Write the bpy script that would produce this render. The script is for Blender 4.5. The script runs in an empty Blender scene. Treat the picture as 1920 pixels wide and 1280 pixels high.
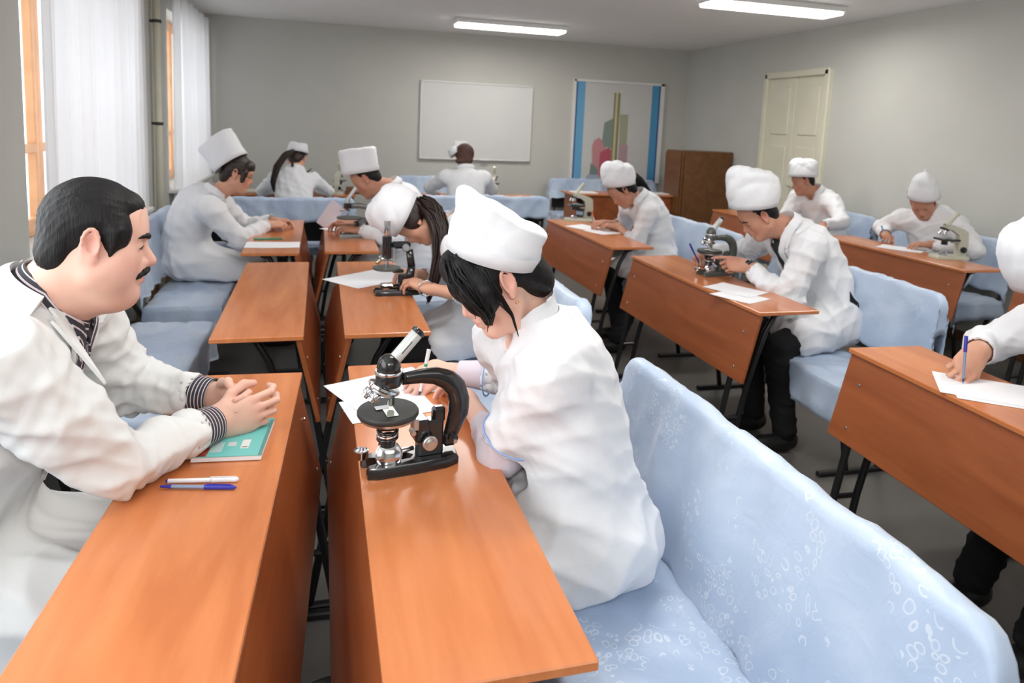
import bpy, math, numpy as np
from mathutils import Vector, Matrix
rad = math.radians
SC = bpy.context.scene
COL = SC.collection
# ------------------------------------------------------------------ camera
# room frame: X across the rows (left wall -> right wall), Y along the rows, Z up
RX = np.array([0.96419458, -0.26172762, 0.04274887])   # to the viewer's right
UX = np.array([-0.00769634, 0.13351321, 0.99101715])   # viewer's up
FX = np.array([0.2650841, 0.95586237, -0.12671836])    # viewing direction
cam = bpy.data.cameras.new('camera'); camo = bpy.data.objects.new('camera', cam); COL.objects.link(camo)
M = Matrix((( RX[0], UX[0], -FX[0], 0), (RX[1], UX[1], -FX[1], 0), (RX[2], UX[2], -FX[2], 1.53), (0, 0, 0, 1)))
camo.matrix_world = M
cam.sensor_width = 36; cam.lens = 1312/1920*36; cam.shift_y = -240/1920; cam.clip_start = .02
cam.dof.use_dof = True; cam.dof.focus_distance = 1.6; cam.dof.aperture_fstop = 5.0
SC.camera = camo
# ------------------------------------------------------------------ world, lights, exposure
SC.view_settings.view_transform = 'Standard'; SC.view_settings.look = 'None'
SC.view_settings.gamma = 1; SC.view_settings.use_curve_mapping = False
SC.view_settings.exposure = 0.0
w = bpy.data.worlds.new('sky'); SC.world = w; w.use_nodes = True
bg = w.node_tree.nodes['Background']; bg.inputs[0].default_value = (.86, .93, 1, 1); bg.inputs[1].default_value = 1.3
def area(name, loc, rot, sx, sy, power, col=(1, 1, 1)):
    l = bpy.data.lights.new(name, 'AREA'); l.shape = 'RECTANGLE'; l.size = sx; l.size_y = sy; l.energy = power; l.color = col
    o = bpy.data.objects.new(name, l); COL.objects.link(o); o.location = loc; o.rotation_euler = [rad(a) for a in rot]; return o
area('window_daylight', (-1.95, 4.7, 1.6), (0, -90, 0), 1.5, 1.8, 26, (.93, .97, 1))
area('window_daylight', (-1.95, 7.7, 1.6), (0, -90, 0), 1.5, 1.8, 26, (.93, .97, 1))
area('window_daylight', (-1.28, 1.0, 1.75), (0, -90, 0), 1.3, 2.6, 38, (.95, .98, 1))
area('ceiling_lamp_and_fill', (1.0, -1.2, 2.5), (18, 0, 0), 3.0, 1.2, 42, (1, .98, .95))  # added soft fill from behind the camera; no ceiling lamp hangs here
for x, y in ((1.0, 2.0), (1.0, 5.2), (3.6, 2.0), (3.6, 5.2), (2.0, 7.6)):
    area('ceiling_lamp_and_fill', (x, y, 2.50), (0, 0, 0), 1.2, .3, 17, (1, .97, .92))
area('camera_flash_light', (-.05, -.12, 1.80), (80, 0, -15.5), .22, .16, 8, (1, .98, .96))
# ------------------------------------------------------------------ materials
def newmat(name):
    m = bpy.data.materials.new(name); m.use_nodes = True
    n = m.node_tree.nodes; return m, n, m.node_tree.links, n['Principled BSDF']
MC = {}
def mat(name, col, rough=.5, metal=0, var=0, vs=8, bump=0, bs=60, stretch=(1, 1, 1), coat=0, spec=.5, sheen=0, sub=0):
    if name in MC: return MC[name]
    m, n, L, b = newmat(name)
    b.inputs['Base Color'].default_value = (*col, 1); b.inputs['Roughness'].default_value = rough; b.inputs['Metallic'].default_value = metal
    b.inputs['Coat Weight'].default_value = coat; b.inputs['Specular IOR Level'].default_value = spec; b.inputs['Sheen Weight'].default_value = sheen
    if sub: b.inputs['Subsurface Weight'].default_value = sub; b.inputs['Subsurface Radius'].default_value = (.012, .005, .003); b.inputs['Subsurface Scale'].default_value = 1
    if var or bump:
        tc = n.new('ShaderNodeTexCoord'); mp = n.new('ShaderNodeMapping'); mp.inputs['Scale'].default_value = stretch; L.new(tc.outputs['Object'], mp.inputs[0])
    if var:
        t = n.new('ShaderNodeTexNoise'); t.inputs['Scale'].default_value = vs; t.inputs['Detail'].default_value = 5; L.new(mp.outputs[0], t.inputs[0])
        r = n.new('ShaderNodeValToRGB'); r.color_ramp.elements[0].position = .3; r.color_ramp.elements[1].position = .7
        r.color_ramp.elements[0].color = (*[max(0, c*(1-var)) for c in col], 1); r.color_ramp.elements[1].color = (*[min(1, c*(1+var)) for c in col], 1)
        L.new(t.outputs[0], r.inputs[0]); L.new(r.outputs[0], b.inputs['Base Color'])
    if bump:
        t2 = n.new('ShaderNodeTexNoise'); t2.inputs['Scale'].default_value = bs; t2.inputs['Detail'].default_value = 4; L.new(mp.outputs[0], t2.inputs[0])
        bp = n.new('ShaderNodeBump'); bp.inputs['Strength'].default_value = bump; bp.inputs['Distance'].default_value = .01
        L.new(t2.outputs[0], bp.inputs['Height']); L.new(bp.outputs[0], b.inputs['Normal'])
    MC[name] = m; return m
def wood_mat(name, c0, c1, rough=.22):
    m, n, L, b = newmat(name)
    tc = n.new('ShaderNodeTexCoord'); mp = n.new('ShaderNodeMapping'); mp.inputs['Scale'].default_value = (6, .7, 6); L.new(tc.outputs['Object'], mp.inputs[0])
    t = n.new('ShaderNodeTexNoise'); t.inputs['Scale'].default_value = 1.6; t.inputs['Detail'].default_value = 6; t.inputs['Distortion'].default_value = .8; L.new(mp.outputs[0], t.inputs[0])
    t2 = n.new('ShaderNodeTexNoise'); t2.inputs['Scale'].default_value = 9; t2.inputs['Detail'].default_value = 3; L.new(mp.outputs[0], t2.inputs[0])
    ad = n.new('ShaderNodeMath'); ad.operation = 'MULTIPLY_ADD'; ad.inputs[1].default_value = .25; L.new(t2.outputs[0], ad.inputs[0]); L.new(t.outputs[0], ad.inputs[2])
    r = n.new('ShaderNodeValToRGB'); r.color_ramp.elements[0].position = .45; r.color_ramp.elements[1].position = .8
    r.color_ramp.elements[0].color = (*c0, 1); r.color_ramp.elements[1].color = (*c1, 1)
    L.new(ad.outputs[0], r.inputs[0]); L.new(r.outputs[0], b.inputs['Base Color']); b.inputs['Roughness'].default_value = rough
    return m
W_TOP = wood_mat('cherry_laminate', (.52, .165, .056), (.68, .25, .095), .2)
W_PANEL_SHADED = wood_mat('cherry_panel_shaded', (.27, .072, .022), (.37, .108, .036), .32)  # the desk cherry again, its colour darkened to carry the panels' shade
W_CAB = wood_mat('dark_cabinet_wood', (.13, .05, .015), (.19, .08, .025), .35)
W_FRAME = mat('orange_window_wood', (.72, .38, .19), .4, var=.12, vs=6)
BLACK = mat('black_enamel', (.012, .012, .013), .22, coat=.4)
BLKMETAL = mat('black_steel_tube', (.012, .012, .013), .32)
TUBEGREY = mat('satin_grey_tube', (.60, .62, .60), .35, .25)
CHROME = mat('chrome', (.75, .75, .76), .12, 1)
SILVER = mat('brushed_silver', (.62, .63, .62), .32, 1, bump=.05, bs=200)
GREYENAMEL = mat('grey_hammered_enamel', (.17, .18, .175), .3, .3, bump=.08, bs=150)
GREYDARK = mat('dark_grey_enamel', (.10, .11, .10), .28, .3, bump=.08, bs=150)
CREAM = mat('cream_enamel', (.52, .52, .42), .35)
MIRROR = mat('mirror_glass', (.8, .8, .8), .05, 1)
def cloth(name, col, rough=.85, bump=.25, bs=22, var=.03):
    m = mat(name, col, rough, 0, var, 5, bump, bs, spec=.25); n = m.node_tree.nodes; L = m.node_tree.links; b = n['Principled BSDF']
    tc = n.new('ShaderNodeTexCoord'); mp = n.new('ShaderNodeMapping'); mp.inputs['Scale'].default_value = (1, 1, .55); mp.inputs['Rotation'].default_value = (.3, .4, .2); L.new(tc.outputs['Object'], mp.inputs[0])
    t = n.new('ShaderNodeTexNoise'); t.noise_type = 'RIDGED_MULTIFRACTAL'; t.inputs['Scale'].default_value = 7; t.inputs['Detail'].default_value = 1.5; t.inputs['Distortion'].default_value = .5; L.new(mp.outputs[0], t.inputs[0])
    bp = n.new('ShaderNodeBump'); bp.inputs['Strength'].default_value = .22; bp.inputs['Distance'].default_value = .02; L.new(t.outputs[0], bp.inputs['Height'])
    old = b.inputs['Normal'].links[0].from_node if b.inputs['Normal'].links else None
    if old: L.new(bp.outputs[0], old.inputs['Normal'])
    return m
COATW = cloth('white_cotton', (.79, .80, .825)); CAPW = cloth('white_cap_cotton', (.80, .81, .84), bump=.15, bs=30)
COATM = cloth('warm_white_cotton', (.79, .805, .80), bump=.25, bs=16)
CURT = None
SHIRT_DARK = cloth('charcoal_cloth', (.03, .03, .035)); BLACKC = cloth('black_cloth', (.008, .008, .009)); KHAKI = cloth('grey_green_cloth', (.24, .24, .19))
LILAC = cloth('pale_lilac_cloth', (.66, .60, .66)); SHOE = mat('black_leather', (.01, .01, .01), .35)
HAIRB = mat('black_hair', (.006, .0055, .006), .5, var=.4, vs=120, bump=.25, bs=260, stretch=(1, 1, .08), spec=.28)
HAIRD = mat('dark_brown_hair', (.022, .010, .007), .45, var=.4, vs=120, bump=.25, bs=260, stretch=(1, 1, .08))
HAIRR = mat('reddish_brown_scarf', (.075, .03, .022), .7, bump=.2)
PAPER = mat('white_paper', (.86, .87, .9), .7, var=.02, vs=3)
EYEW = mat('eye_white', (.7, .68, .66), .2); IRIS = mat('dark_iris', (.02, .012, .008), .1)
GOLD = mat('gold', (.8, .5, .2), .2, 1)
def skin_mat(name, col):
    m, n, L, b = newmat(name)
    at = n.new('ShaderNodeAttribute'); at.attribute_name = 'Tint'
    mx = n.new('ShaderNodeMix'); mx.data_type = 'RGBA'; mx.blend_type = 'MULTIPLY'; mx.inputs[0].default_value = 1
    t = n.new('ShaderNodeTexNoise'); t.inputs['Scale'].default_value = 14; tc = n.new('ShaderNodeTexCoord'); L.new(tc.outputs['Object'], t.inputs[0])
    r = n.new('ShaderNodeValToRGB'); r.color_ramp.elements[0].position = .3; r.color_ramp.elements[1].position = .7
    r.color_ramp.elements[0].color = (col[0]*.97, col[1]*.9, col[2]*.9, 1); r.color_ramp.elements[1].color = (*col, 1)
    L.new(t.outputs[0], r.inputs[0]); L.new(r.outputs[0], mx.inputs[6]); L.new(at.outputs['Color'], mx.inputs[7]); L.new(mx.outputs[2], b.inputs['Base Color'])
    b.inputs['Roughness'].default_value = .5; b.inputs['Specular IOR Level'].default_value = .35
    b.inputs['Subsurface Weight'].default_value = .12; b.inputs['Subsurface Radius'].default_value = (.01, .004, .002); b.inputs['Subsurface Scale'].default_value = 1
    return m
SKIN1 = skin_mat('fair_skin', (.80, .51, .40)); SKIN2 = skin_mat('warm_skin', (.66, .37, .25)); SKIN3 = skin_mat('tan_skin', (.52, .27, .18))
def blue_mat(name, lace):
    m, n, L, b = newmat(name)
    tc = n.new('ShaderNodeTexCoord'); col = (.50, .62, .82)
    t = n.new('ShaderNodeTexNoise'); t.inputs['Scale'].default_value = 3; L.new(tc.outputs['Object'], t.inputs[0])
    r = n.new('ShaderNodeValToRGB'); r.color_ramp.elements[0].color = (.41, .52, .70, 1); r.color_ramp.elements[1].color = (.55, .65, .80, 1)
    r.color_ramp.elements[0].position = .35; r.color_ramp.elements[1].position = .65
    L.new(t.outputs[0], r.inputs[0])
    vo = n.new('ShaderNodeTexVoronoi'); vo.feature = 'F1'; vo.inputs['Scale'].default_value = 46; 
    nz = n.new('ShaderNodeTexNoise'); nz.inputs['Scale'].default_value = 9; L.new(tc.outputs['Object'], nz.inputs[0])
    mxv = n.new('ShaderNodeMix'); mxv.data_type = 'VECTOR'; mxv.inputs[0].default_value = .06; L.new(tc.outputs['Object'], mxv.inputs[4]); L.new(nz.outputs[1], mxv.inputs[5]); L.new(mxv.outputs[1], vo.inputs['Vector'])
    st = n.new('ShaderNodeMath'); st.operation = 'COMPARE'; st.inputs[1].default_value = .36; st.inputs[2].default_value = .055; L.new(vo.outputs[0], st.inputs[0])
    n3 = n.new('ShaderNodeTexNoise'); n3.inputs['Scale'].default_value = 5; L.new(tc.outputs['Object'], n3.inputs[0])
    g = n.new('ShaderNodeMath'); g.operation = 'GREATER_THAN'; g.inputs[1].default_value = .53; L.new(n3.outputs[0], g.inputs[0])
    pr = n.new('ShaderNodeMath'); pr.operation = 'MULTIPLY'; L.new(st.outputs[0], pr.inputs[0]); L.new(g.outputs[0], pr.inputs[1])
    mu = n.new('ShaderNodeMath'); mu.operation = 'MULTIPLY'; mu.inputs[1].default_value = .6*lace; L.new(pr.outputs[0], mu.inputs[0])
    mx = n.new('ShaderNodeMix'); mx.data_type = 'RGBA'; L.new(mu.outputs[0], mx.inputs[0]); L.new(r.outputs[0], mx.inputs[6]); mx.inputs[7].default_value = (.74, .80, .88, 1)
    L.new(mx.outputs[2], b.inputs['Base Color']); b.inputs['Roughness'].default_value = .42; b.inputs['Sheen Weight'].default_value = .3; b.inputs['Specular IOR Level'].default_value = .5
    bp = n.new('ShaderNodeBump'); bp.inputs['Strength'].default_value = .3; bp.inputs['Distance'].default_value = .004; L.new(pr.outputs[0], bp.inputs['Height']); 
    n4 = n.new('ShaderNodeTexNoise'); n4.inputs['Scale'].default_value = 16; n4.inputs['Detail'].default_value = 3; n4.inputs['Distortion'].default_value = .6; L.new(tc.outputs['Object'], n4.inputs[0])
    b2 = n.new('ShaderNodeBump'); b2.inputs['Strength'].default_value = .35; b2.inputs['Distance'].default_value = .012; L.new(n4.outputs[0], b2.inputs['Height']); L.new(bp.outputs[0], b2.inputs['Normal'])
    L.new(b2.outputs[0], b.inputs['Normal']); return m
BLUE = blue_mat('pale_blue_satin', .5); BLUELACE = blue_mat('pale_blue_lace_satin', 1.0)
def stripe_mat(name, axis, freq, dark=(.035, .035, .045), light=(.72, .64, .68), width=.25, coord='UV'):
    m, n, L, b = newmat(name)
    tc = n.new('ShaderNodeTexCoord'); sx = n.new('ShaderNodeSeparateXYZ'); L.new(tc.outputs[coord], sx.inputs[0])
    mu = n.new('ShaderNodeMath'); mu.operation = 'MULTIPLY'; mu.inputs[1].default_value = freq; L.new(sx.outputs[axis], mu.inputs[0])
    fr = n.new('ShaderNodeMath'); fr.operation = 'FRACT'; L.new(mu.outputs[0], fr.inputs[0])
    lt = n.new('ShaderNodeMath'); lt.operation = 'LESS_THAN'; lt.inputs[1].default_value = width; L.new(fr.outputs[0], lt.inputs[0])
    mx = n.new('ShaderNodeMix'); mx.data_type = 'RGBA'; L.new(lt.outputs[0], mx.inputs[0]); mx.inputs[6].default_value = (*dark, 1); mx.inputs[7].default_value = (*light, 1)
    L.new(mx.outputs[2], b.inputs['Base Color']); b.inputs['Roughness'].default_value = .75; return m
STRIPE = stripe_mat('striped_shirt', 1, 1.0)

# ------------------------------------------------------------------ mesh helpers
A = lambda *v: np.array(v, float)
def nrm(v): v = np.asarray(v, float); return v/np.linalg.norm(v)
def mesh_obj(name, V, F, m, parent=None, smooth=True, loc=None, uv=None):
    """V: Nx3, F: list of tuples or array; vertices are world coordinates, stored relative to the parent's location."""
    me = bpy.data.meshes.new(name); V = np.asarray(V, float)
    off = np.zeros(3) if loc is None or parent is not None else np.asarray(loc, float); q_ = parent
    while q_ is not None: off = off+np.array(q_.location); q_ = q_.parent
    Vl = V-off
    if isinstance(F, np.ndarray):
        n = len(F); k = F.shape[1]
        me.vertices.add(len(V)); me.vertices.foreach_set('co', Vl.astype(np.float32).ravel())
        me.loops.add(n*k); me.loops.foreach_set('vertex_index', F.astype(np.int32).ravel())
        me.polygons.add(n); me.polygons.foreach_set('loop_start', np.arange(0, n*k, k, dtype=np.int32))
        me.update(calc_edges=True)
    else:
        me.from_pydata(Vl.tolist(), [], [tuple(f) for f in F])
    if smooth: me.polygons.foreach_set('use_smooth', np.ones(len(me.polygons), bool))
    if uv is not None:
        ul = me.uv_layers.new(name='UVMap'); li = np.zeros(len(me.loops), np.int32); me.loops.foreach_get('vertex_index', li)
        ul.data.foreach_set('uv', np.asarray(uv, np.float32)[li].ravel())
    me.validate(); me.update()
    me.materials.append(m)
    o = bpy.data.objects.new(name, me); COL.objects.link(o)
    if parent is not None: o.parent = parent
    elif loc is not None: o.location = loc
    return o
def thing(name, label, cat, loc, group=None):
    o = bpy.data.objects.new(name, None); COL.objects.link(o); o.location = loc; o.matrix_world = Matrix.Translation(loc)
    o.empty_display_size = .05; o['label'] = label; o['category'] = cat
    if group: o['group'] = group
    return o
def tag(o, label, cat, group=None):
    o['label'] = label; o['category'] = cat
    if group: o['group'] = group
    return o
def struct(o): o['kind'] = 'structure'; return o
class MB:
    def __init__(s): s.V = []; s.F = []; s.UV = []
    def add(s, V, F, uv=None):
        n = len(s.V); s.V += [tuple(map(float, v)) for v in V]; s.F += [tuple(int(i)+n for i in f) for f in F]
        s.UV += list(uv) if uv is not None else [(0, 0)]*len(V); return s
    def box(s, c, d, R=None, bev=0):
        c = np.asarray(c, float); h = np.asarray(d, float)/2; R = np.eye(3) if R is None else R
        b = min(bev, *(h*.98)) if bev else 0
        if not b:
            P = [c+R@(h*A(x, y, z)) for x in (-1, 1) for y in (-1, 1) for z in (-1, 1)]
            return s.add(P, [(0, 1, 3, 2), (4, 6, 7, 5), (0, 4, 5, 1), (2, 3, 7, 6), (0, 2, 6, 4), (1, 5, 7, 3)])
        P = []; idx = {}
        for x in (-1, 1):
            for y in (-1, 1):
                for z in (-1, 1):
                    sg = A(x, y, z)
                    for a in range(3):
                        q = sg*(h-b); q[a] = sg[a]*h[a]; idx[(x, y, z, a)] = len(P); P.append(c+R@q)
        F = []
        for a in range(3):
            u, v = (a+1) % 3, (a+2) % 3
            for sa in (-1, 1):
                f = []
                for su, sv in ((-1, -1), (1, -1), (1, 1), (-1, 1)):
                    k = [0, 0, 0]; k[a] = sa; k[u] = su; k[v] = sv; f.append(idx[(*k, a)])
                F.append(tuple(f if sa > 0 else f[::-1]))
        for a in range(3):     # edge along axis a
            u, v = (a+1) % 3, (a+2) % 3
            for su in (-1, 1):
                for sv in (-1, 1):
                    k0 = [0, 0, 0]; k1 = [0, 0, 0]; k0[a] = -1; k1[a] = 1
                    for k in (k0, k1): k[u] = su; k[v] = sv
                    f = [idx[(*k0, u)], idx[(*k1, u)], idx[(*k1, v)], idx[(*k0, v)]]
                    F.append(tuple(f if su*sv < 0 else f[::-1]))
        for x in (-1, 1):
            for y in (-1, 1):
                for z in (-1, 1):
                    f = [idx[(x, y, z, 0)], idx[(x, y, z, 1)], idx[(x, y, z, 2)]]; F.append(tuple(f if x*y*z > 0 else f[::-1]))
        return s.add(P, F)
    def tube(s, pts, r, n=12, caps=True, flat=1, up=None, vscale=0):
        """swept tube; r scalar or list; flat scales along the second normal"""
        pts = [np.asarray(p, float) for p in pts]; k = len(pts); rs = [r]*k if np.isscalar(r) else list(r)
        T = [nrm(pts[min(i+1, k-1)]-pts[max(i-1, 0)]) for i in range(k)]
        u = np.asarray(up, float) if up is not None else (A(0, 0, 1) if abs(T[0][2]) < .9 else A(1, 0, 0))
        V = []; UV = []; L = 0
        for i in range(k):
            u = nrm(u-T[i]*(u@T[i])); v = np.cross(T[i], u)
            if i: L += np.linalg.norm(pts[i]-pts[i-1])
            for j in range(n):
                a = 2*math.pi*j/n; V.append(pts[i]+rs[i]*(math.cos(a)*u+flat*math.sin(a)*v)); UV.append((j/n, L*vscale))
        F = [(i*n+j, i*n+(j+1) % n, (i+1)*n+(j+1) % n, (i+1)*n+j) for i in range(k-1) for j in range(n)]
        if caps:
            F.append(tuple(range(n))[::-1]); F.append(tuple((k-1)*n+j for j in range(n)))
        return s.add(V, F, UV)
    def lathe(s, prof, c, ax=(0, 0, 1), n=28, sx=1, sy=1, ref=None):
        """prof: (radius, height) along ax from c"""
        c = np.asarray(c, float); ax = nrm(ax); u = A(1, 0, 0) if ref is None else np.asarray(ref, float)
        if abs(u@ax) > .95: u = A(0, 1, 0)
        u = nrm(u-ax*(u@ax)); v = np.cross(ax, u); V = []
        for r, h in prof:
            for j in range(n):
                a = 2*math.pi*j/n; V.append(c+ax*h+r*(sx*math.cos(a)*u+sy*math.sin(a)*v))
        k = len(prof)
        F = [(i*n+j, i*n+(j+1) % n, (i+1)*n+(j+1) % n, (i+1)*n+j) for i in range(k-1) for j in range(n)]
        F.append(tuple(range(n))[::-1]); F.append(tuple((k-1)*n+j for j in range(n)))
        return s.add(V, F)
    def prism(s, poly, h, c=(0, 0, 0), R=None):
        """poly: 2d outline, extruded 0..h along local z"""
        R = np.eye(3) if R is None else R; c = np.asarray(c, float); n = len(poly)
        V = [c+R@A(x, y, z) for z in (0, h) for x, y in poly]
        F = [tuple(range(n))[::-1], tuple(range(n, 2*n))]+[(i, (i+1) % n, (i+1) % n+n, i+n) for i in range(n)]
        return s.add(V, F)
    def obj(s, name, m, parent=None, smooth=False, loc=None, auto=False):
        o = mesh_obj(name, s.V, s.F, m, parent, smooth, loc, s.UV)
        if auto:
            me = o.data; me.polygons.foreach_set('use_smooth', np.ones(len(me.polygons), bool)); me.set_sharp_from_angle(angle=rad(38))
        return o
def rotz(a): c, s_ = math.cos(a), math.sin(a); return np.array([[c, -s_, 0], [s_, c, 0], [0, 0, 1]])

# ------------------------------------------------------------------ signed-distance sculpting
def cap_d(P, a, b, ra, rb):
    a = np.asarray(a, float); b = np.asarray(b, float); ba = b-a; q = ba@ba+1e-12
    X, Y, Z = P[0]-a[0], P[1]-a[1], P[2]-a[2]
    t = np.clip((X*ba[0]+Y*ba[1]+Z*ba[2])/q, 0, 1)
    return np.sqrt((X-t*ba[0])**2+(Y-t*ba[1])**2+(Z-t*ba[2])**2)-(ra+(rb-ra)*t)
def ell_d(P, c, r, R):
    X, Y, Z = P[0]-c[0], P[1]-c[1], P[2]-c[2]
    k0 = 0; k1 = 0
    for i in range(3):
        l = X*R[i][0]+Y*R[i][1]+Z*R[i][2]; k0 = k0+(l/r[i])**2; k1 = k1+(l/r[i]**2)**2
    k0 = np.sqrt(k0); return k0*(k0-1)/(np.sqrt(k1)+1e-9)
class Vol:
    def __init__(s, lo, hi, v):
        s.lo = np.asarray(lo, float); s.v = v; s.n = np.ceil((np.asarray(hi)-s.lo)/v).astype(int)+1
        s.ax = [(s.lo[i]+v*np.arange(s.n[i])).astype(np.float32) for i in range(3)]; s.D = np.full(s.n, .1, np.float32)
    def win(s, lo, hi):
        sl = []
        for i in range(3):
            a = max(0, int((lo[i]-s.lo[i])/s.v)); b = min(s.n[i], int((hi[i]-s.lo[i])/s.v)+2)
            if b <= a: return None, None
            sl.append(slice(a, b))
        return tuple(sl), (s.ax[0][sl[0]][:, None, None], s.ax[1][sl[1]][None, :, None], s.ax[2][sl[2]][None, None, :])
    def _do(s, fn, lo, hi, k, mode):
        m = k+3*s.v; sl, P = s.win(np.asarray(lo)-m, np.asarray(hi)+m)
        if sl is None: return
        d = fn(P).astype(np.float32); D = s.D[sl]
        if mode == 'sub': d = -d
        if k > 0: h = np.maximum(k-np.abs(D-d), 0)/k; c = h*h*k*.25
        else: c = 0
        s.D[sl] = np.minimum(D, d)-c if mode == 'add' else np.maximum(D, d)+c
    def cap(s, a, b, ra, rb=None, k=.0, mode='add'):
        rb = ra if rb is None else rb; a = np.asarray(a, float); b = np.asarray(b, float); R = max(ra, rb)
        s._do(lambda P: cap_d(P, a, b, ra, rb), np.minimum(a, b)-R, np.maximum(a, b)+R, k, mode); return s
    def ell(s, c, r, R=None, k=.0, mode='add'):
        R = np.eye(3) if R is None else R; c = np.asarray(c, float); m = max(r)
        s._do(lambda P: ell_d(P, c, r, R), c-m, c+m, k, mode); return s
    def chain(s, pts, rs, k=.0, mode='add'):
        for i in range(len(pts)-1): s.cap(pts[i], pts[i+1], rs[i], rs[i+1], k, mode)
        return s
    def plane(s, p, nrm_, k=.0):      # keep the side where (x-p).n < 0
        p = np.asarray(p, float); q = np.asarray(nrm_, float)
        d = (s.ax[0][:, None, None]-p[0])*q[0]+(s.ax[1][None, :, None]-p[1])*q[1]+(s.ax[2][None, None, :]-p[2])*q[2]
        s.D = np.maximum(s.D, d.astype(np.float32)); return s
    def mesh(s):
        D = s.D; D[0] = D[-1] = .05; D[:, 0] = D[:, -1] = .05; D[:, :, 0] = D[:, :, -1] = .05
        I = D < 0; n = D.shape; c = [n[0]-1, n[1]-1, n[2]-1]
        cnt = np.zeros(c, np.uint8)
        for i in (0, 1):
            for j in (0, 1):
                for k in (0, 1): cnt += I[i:c[0]+i, j:c[1]+j, k:c[2]+k]
        act = (cnt > 0) & (cnt < 8); ci = np.argwhere(act); idx = np.full(c, -1, np.int32); idx[act] = np.arange(len(ci))
        acc = np.zeros((len(ci), 3)); num = np.zeros(len(ci))
        cor = {(i, j, k): D[ci[:, 0]+i, ci[:, 1]+j, ci[:, 2]+k] for i in (0, 1) for j in (0, 1) for k in (0, 1)}
        for a in range(3):
            for p in range(2):
                for q in range(2):
                    o = [0, 0, 0]; o[(a+1) % 3] = p; o[(a+2) % 3] = q; e = list(o); e[a] = 1
                    d0 = cor[tuple(o)]; d1 = cor[tuple(e)]; m = (d0 < 0) != (d1 < 0)
                    t = np.where(m, d0/np.where(m, d0-d1, 1), 0)
                    pt = np.array(o, float)[None, :].repeat(len(ci), 0); pt[:, a] = t
                    acc += np.where(m[:, None], pt, 0); num += m
        V = s.lo+s.v*(ci+acc/num[:, None])
        Fs = []
        for a in range(3):
            u, w_ = (a+1) % 3, (a+2) % 3
            s0 = [slice(1, n[i]-1) for i in range(3)]; s1 = list(s0); s0[a] = slice(0, n[a]-1); s1[a] = slice(1, n[a])
            i0 = I[tuple(s0)]; i1 = I[tuple(s1)]; e = np.argwhere(i0 != i1); fl = i0[tuple(e.T)]
            b = e.copy(); b[:, u] += 1; b[:, w_] += 1
            def cell(du, dw):
                q = b.copy(); q[:, u] -= du; q[:, w_] -= dw; return idx[q[:, 0], q[:, 1], q[:, 2]]
            f = np.stack([cell(1, 1), cell(0, 1), cell(0, 0), cell(1, 0)], 1); f[~fl] = f[~fl][:, ::-1]; Fs.append(f)
        return V, np.concatenate(Fs)
def vnormals(V, F):
    fn = np.cross(V[F[:, 2]]-V[F[:, 0]], V[F[:, 3]]-V[F[:, 1]]); N = np.zeros_like(V)
    for i in range(4): np.add.at(N, F[:, i], fn)
    return N/(np.linalg.norm(N, axis=1)[:, None]+1e-12)
def smooth_mesh(V, F, it=2, lam=.5):
    E = np.concatenate([F[:, [0, 1]], F[:, [1, 2]], F[:, [2, 3]], F[:, [3, 0]]]); n = len(V)
    cnt = np.bincount(E[:, 0], minlength=n)+np.bincount(E[:, 1], minlength=n)
    for _ in range(it):
        S = np.stack([np.bincount(E[:, 0], V[E[:, 1], i], n)+np.bincount(E[:, 1], V[E[:, 0], i], n) for i in range(3)], 1)/cnt[:, None]
        V = V+lam*(S-V)
    return V
def folds(P, seed, wl=.09, ax=(1, .4, .2), amp=.004):
    """drapery-like ridges running across direction ax"""
    r = np.random.RandomState(seed); d = np.zeros(len(P)); ax = nrm(ax)
    wp = P.copy()
    for k in range(3):
        q = r.normal(size=3)*9; wp = wp+.018*np.sin(wp@q+r.rand()*6)[:, None]*nrm(r.normal(size=3))
    for k in range(4):
        dr = nrm(ax+r.normal(size=3)*.45); f = 2*math.pi/(wl*(.7+.7*r.rand())); s_ = np.sin(wp@dr*f+r.rand()*6)
        env = np.clip(.5+.8*np.sin(wp@(r.normal(size=3)*7)+r.rand()*6), 0, 1)
        d += (1-np.abs(s_))**1.5*env
    return (d-.7)*amp
def join(parts):
    V = []; F = []; T = []; n = 0
    for v, f, t in parts: V.append(v); F.append(f+n); T.append(t); n += len(v)
    return np.concatenate(V), np.concatenate(F), np.concatenate(T)

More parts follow.
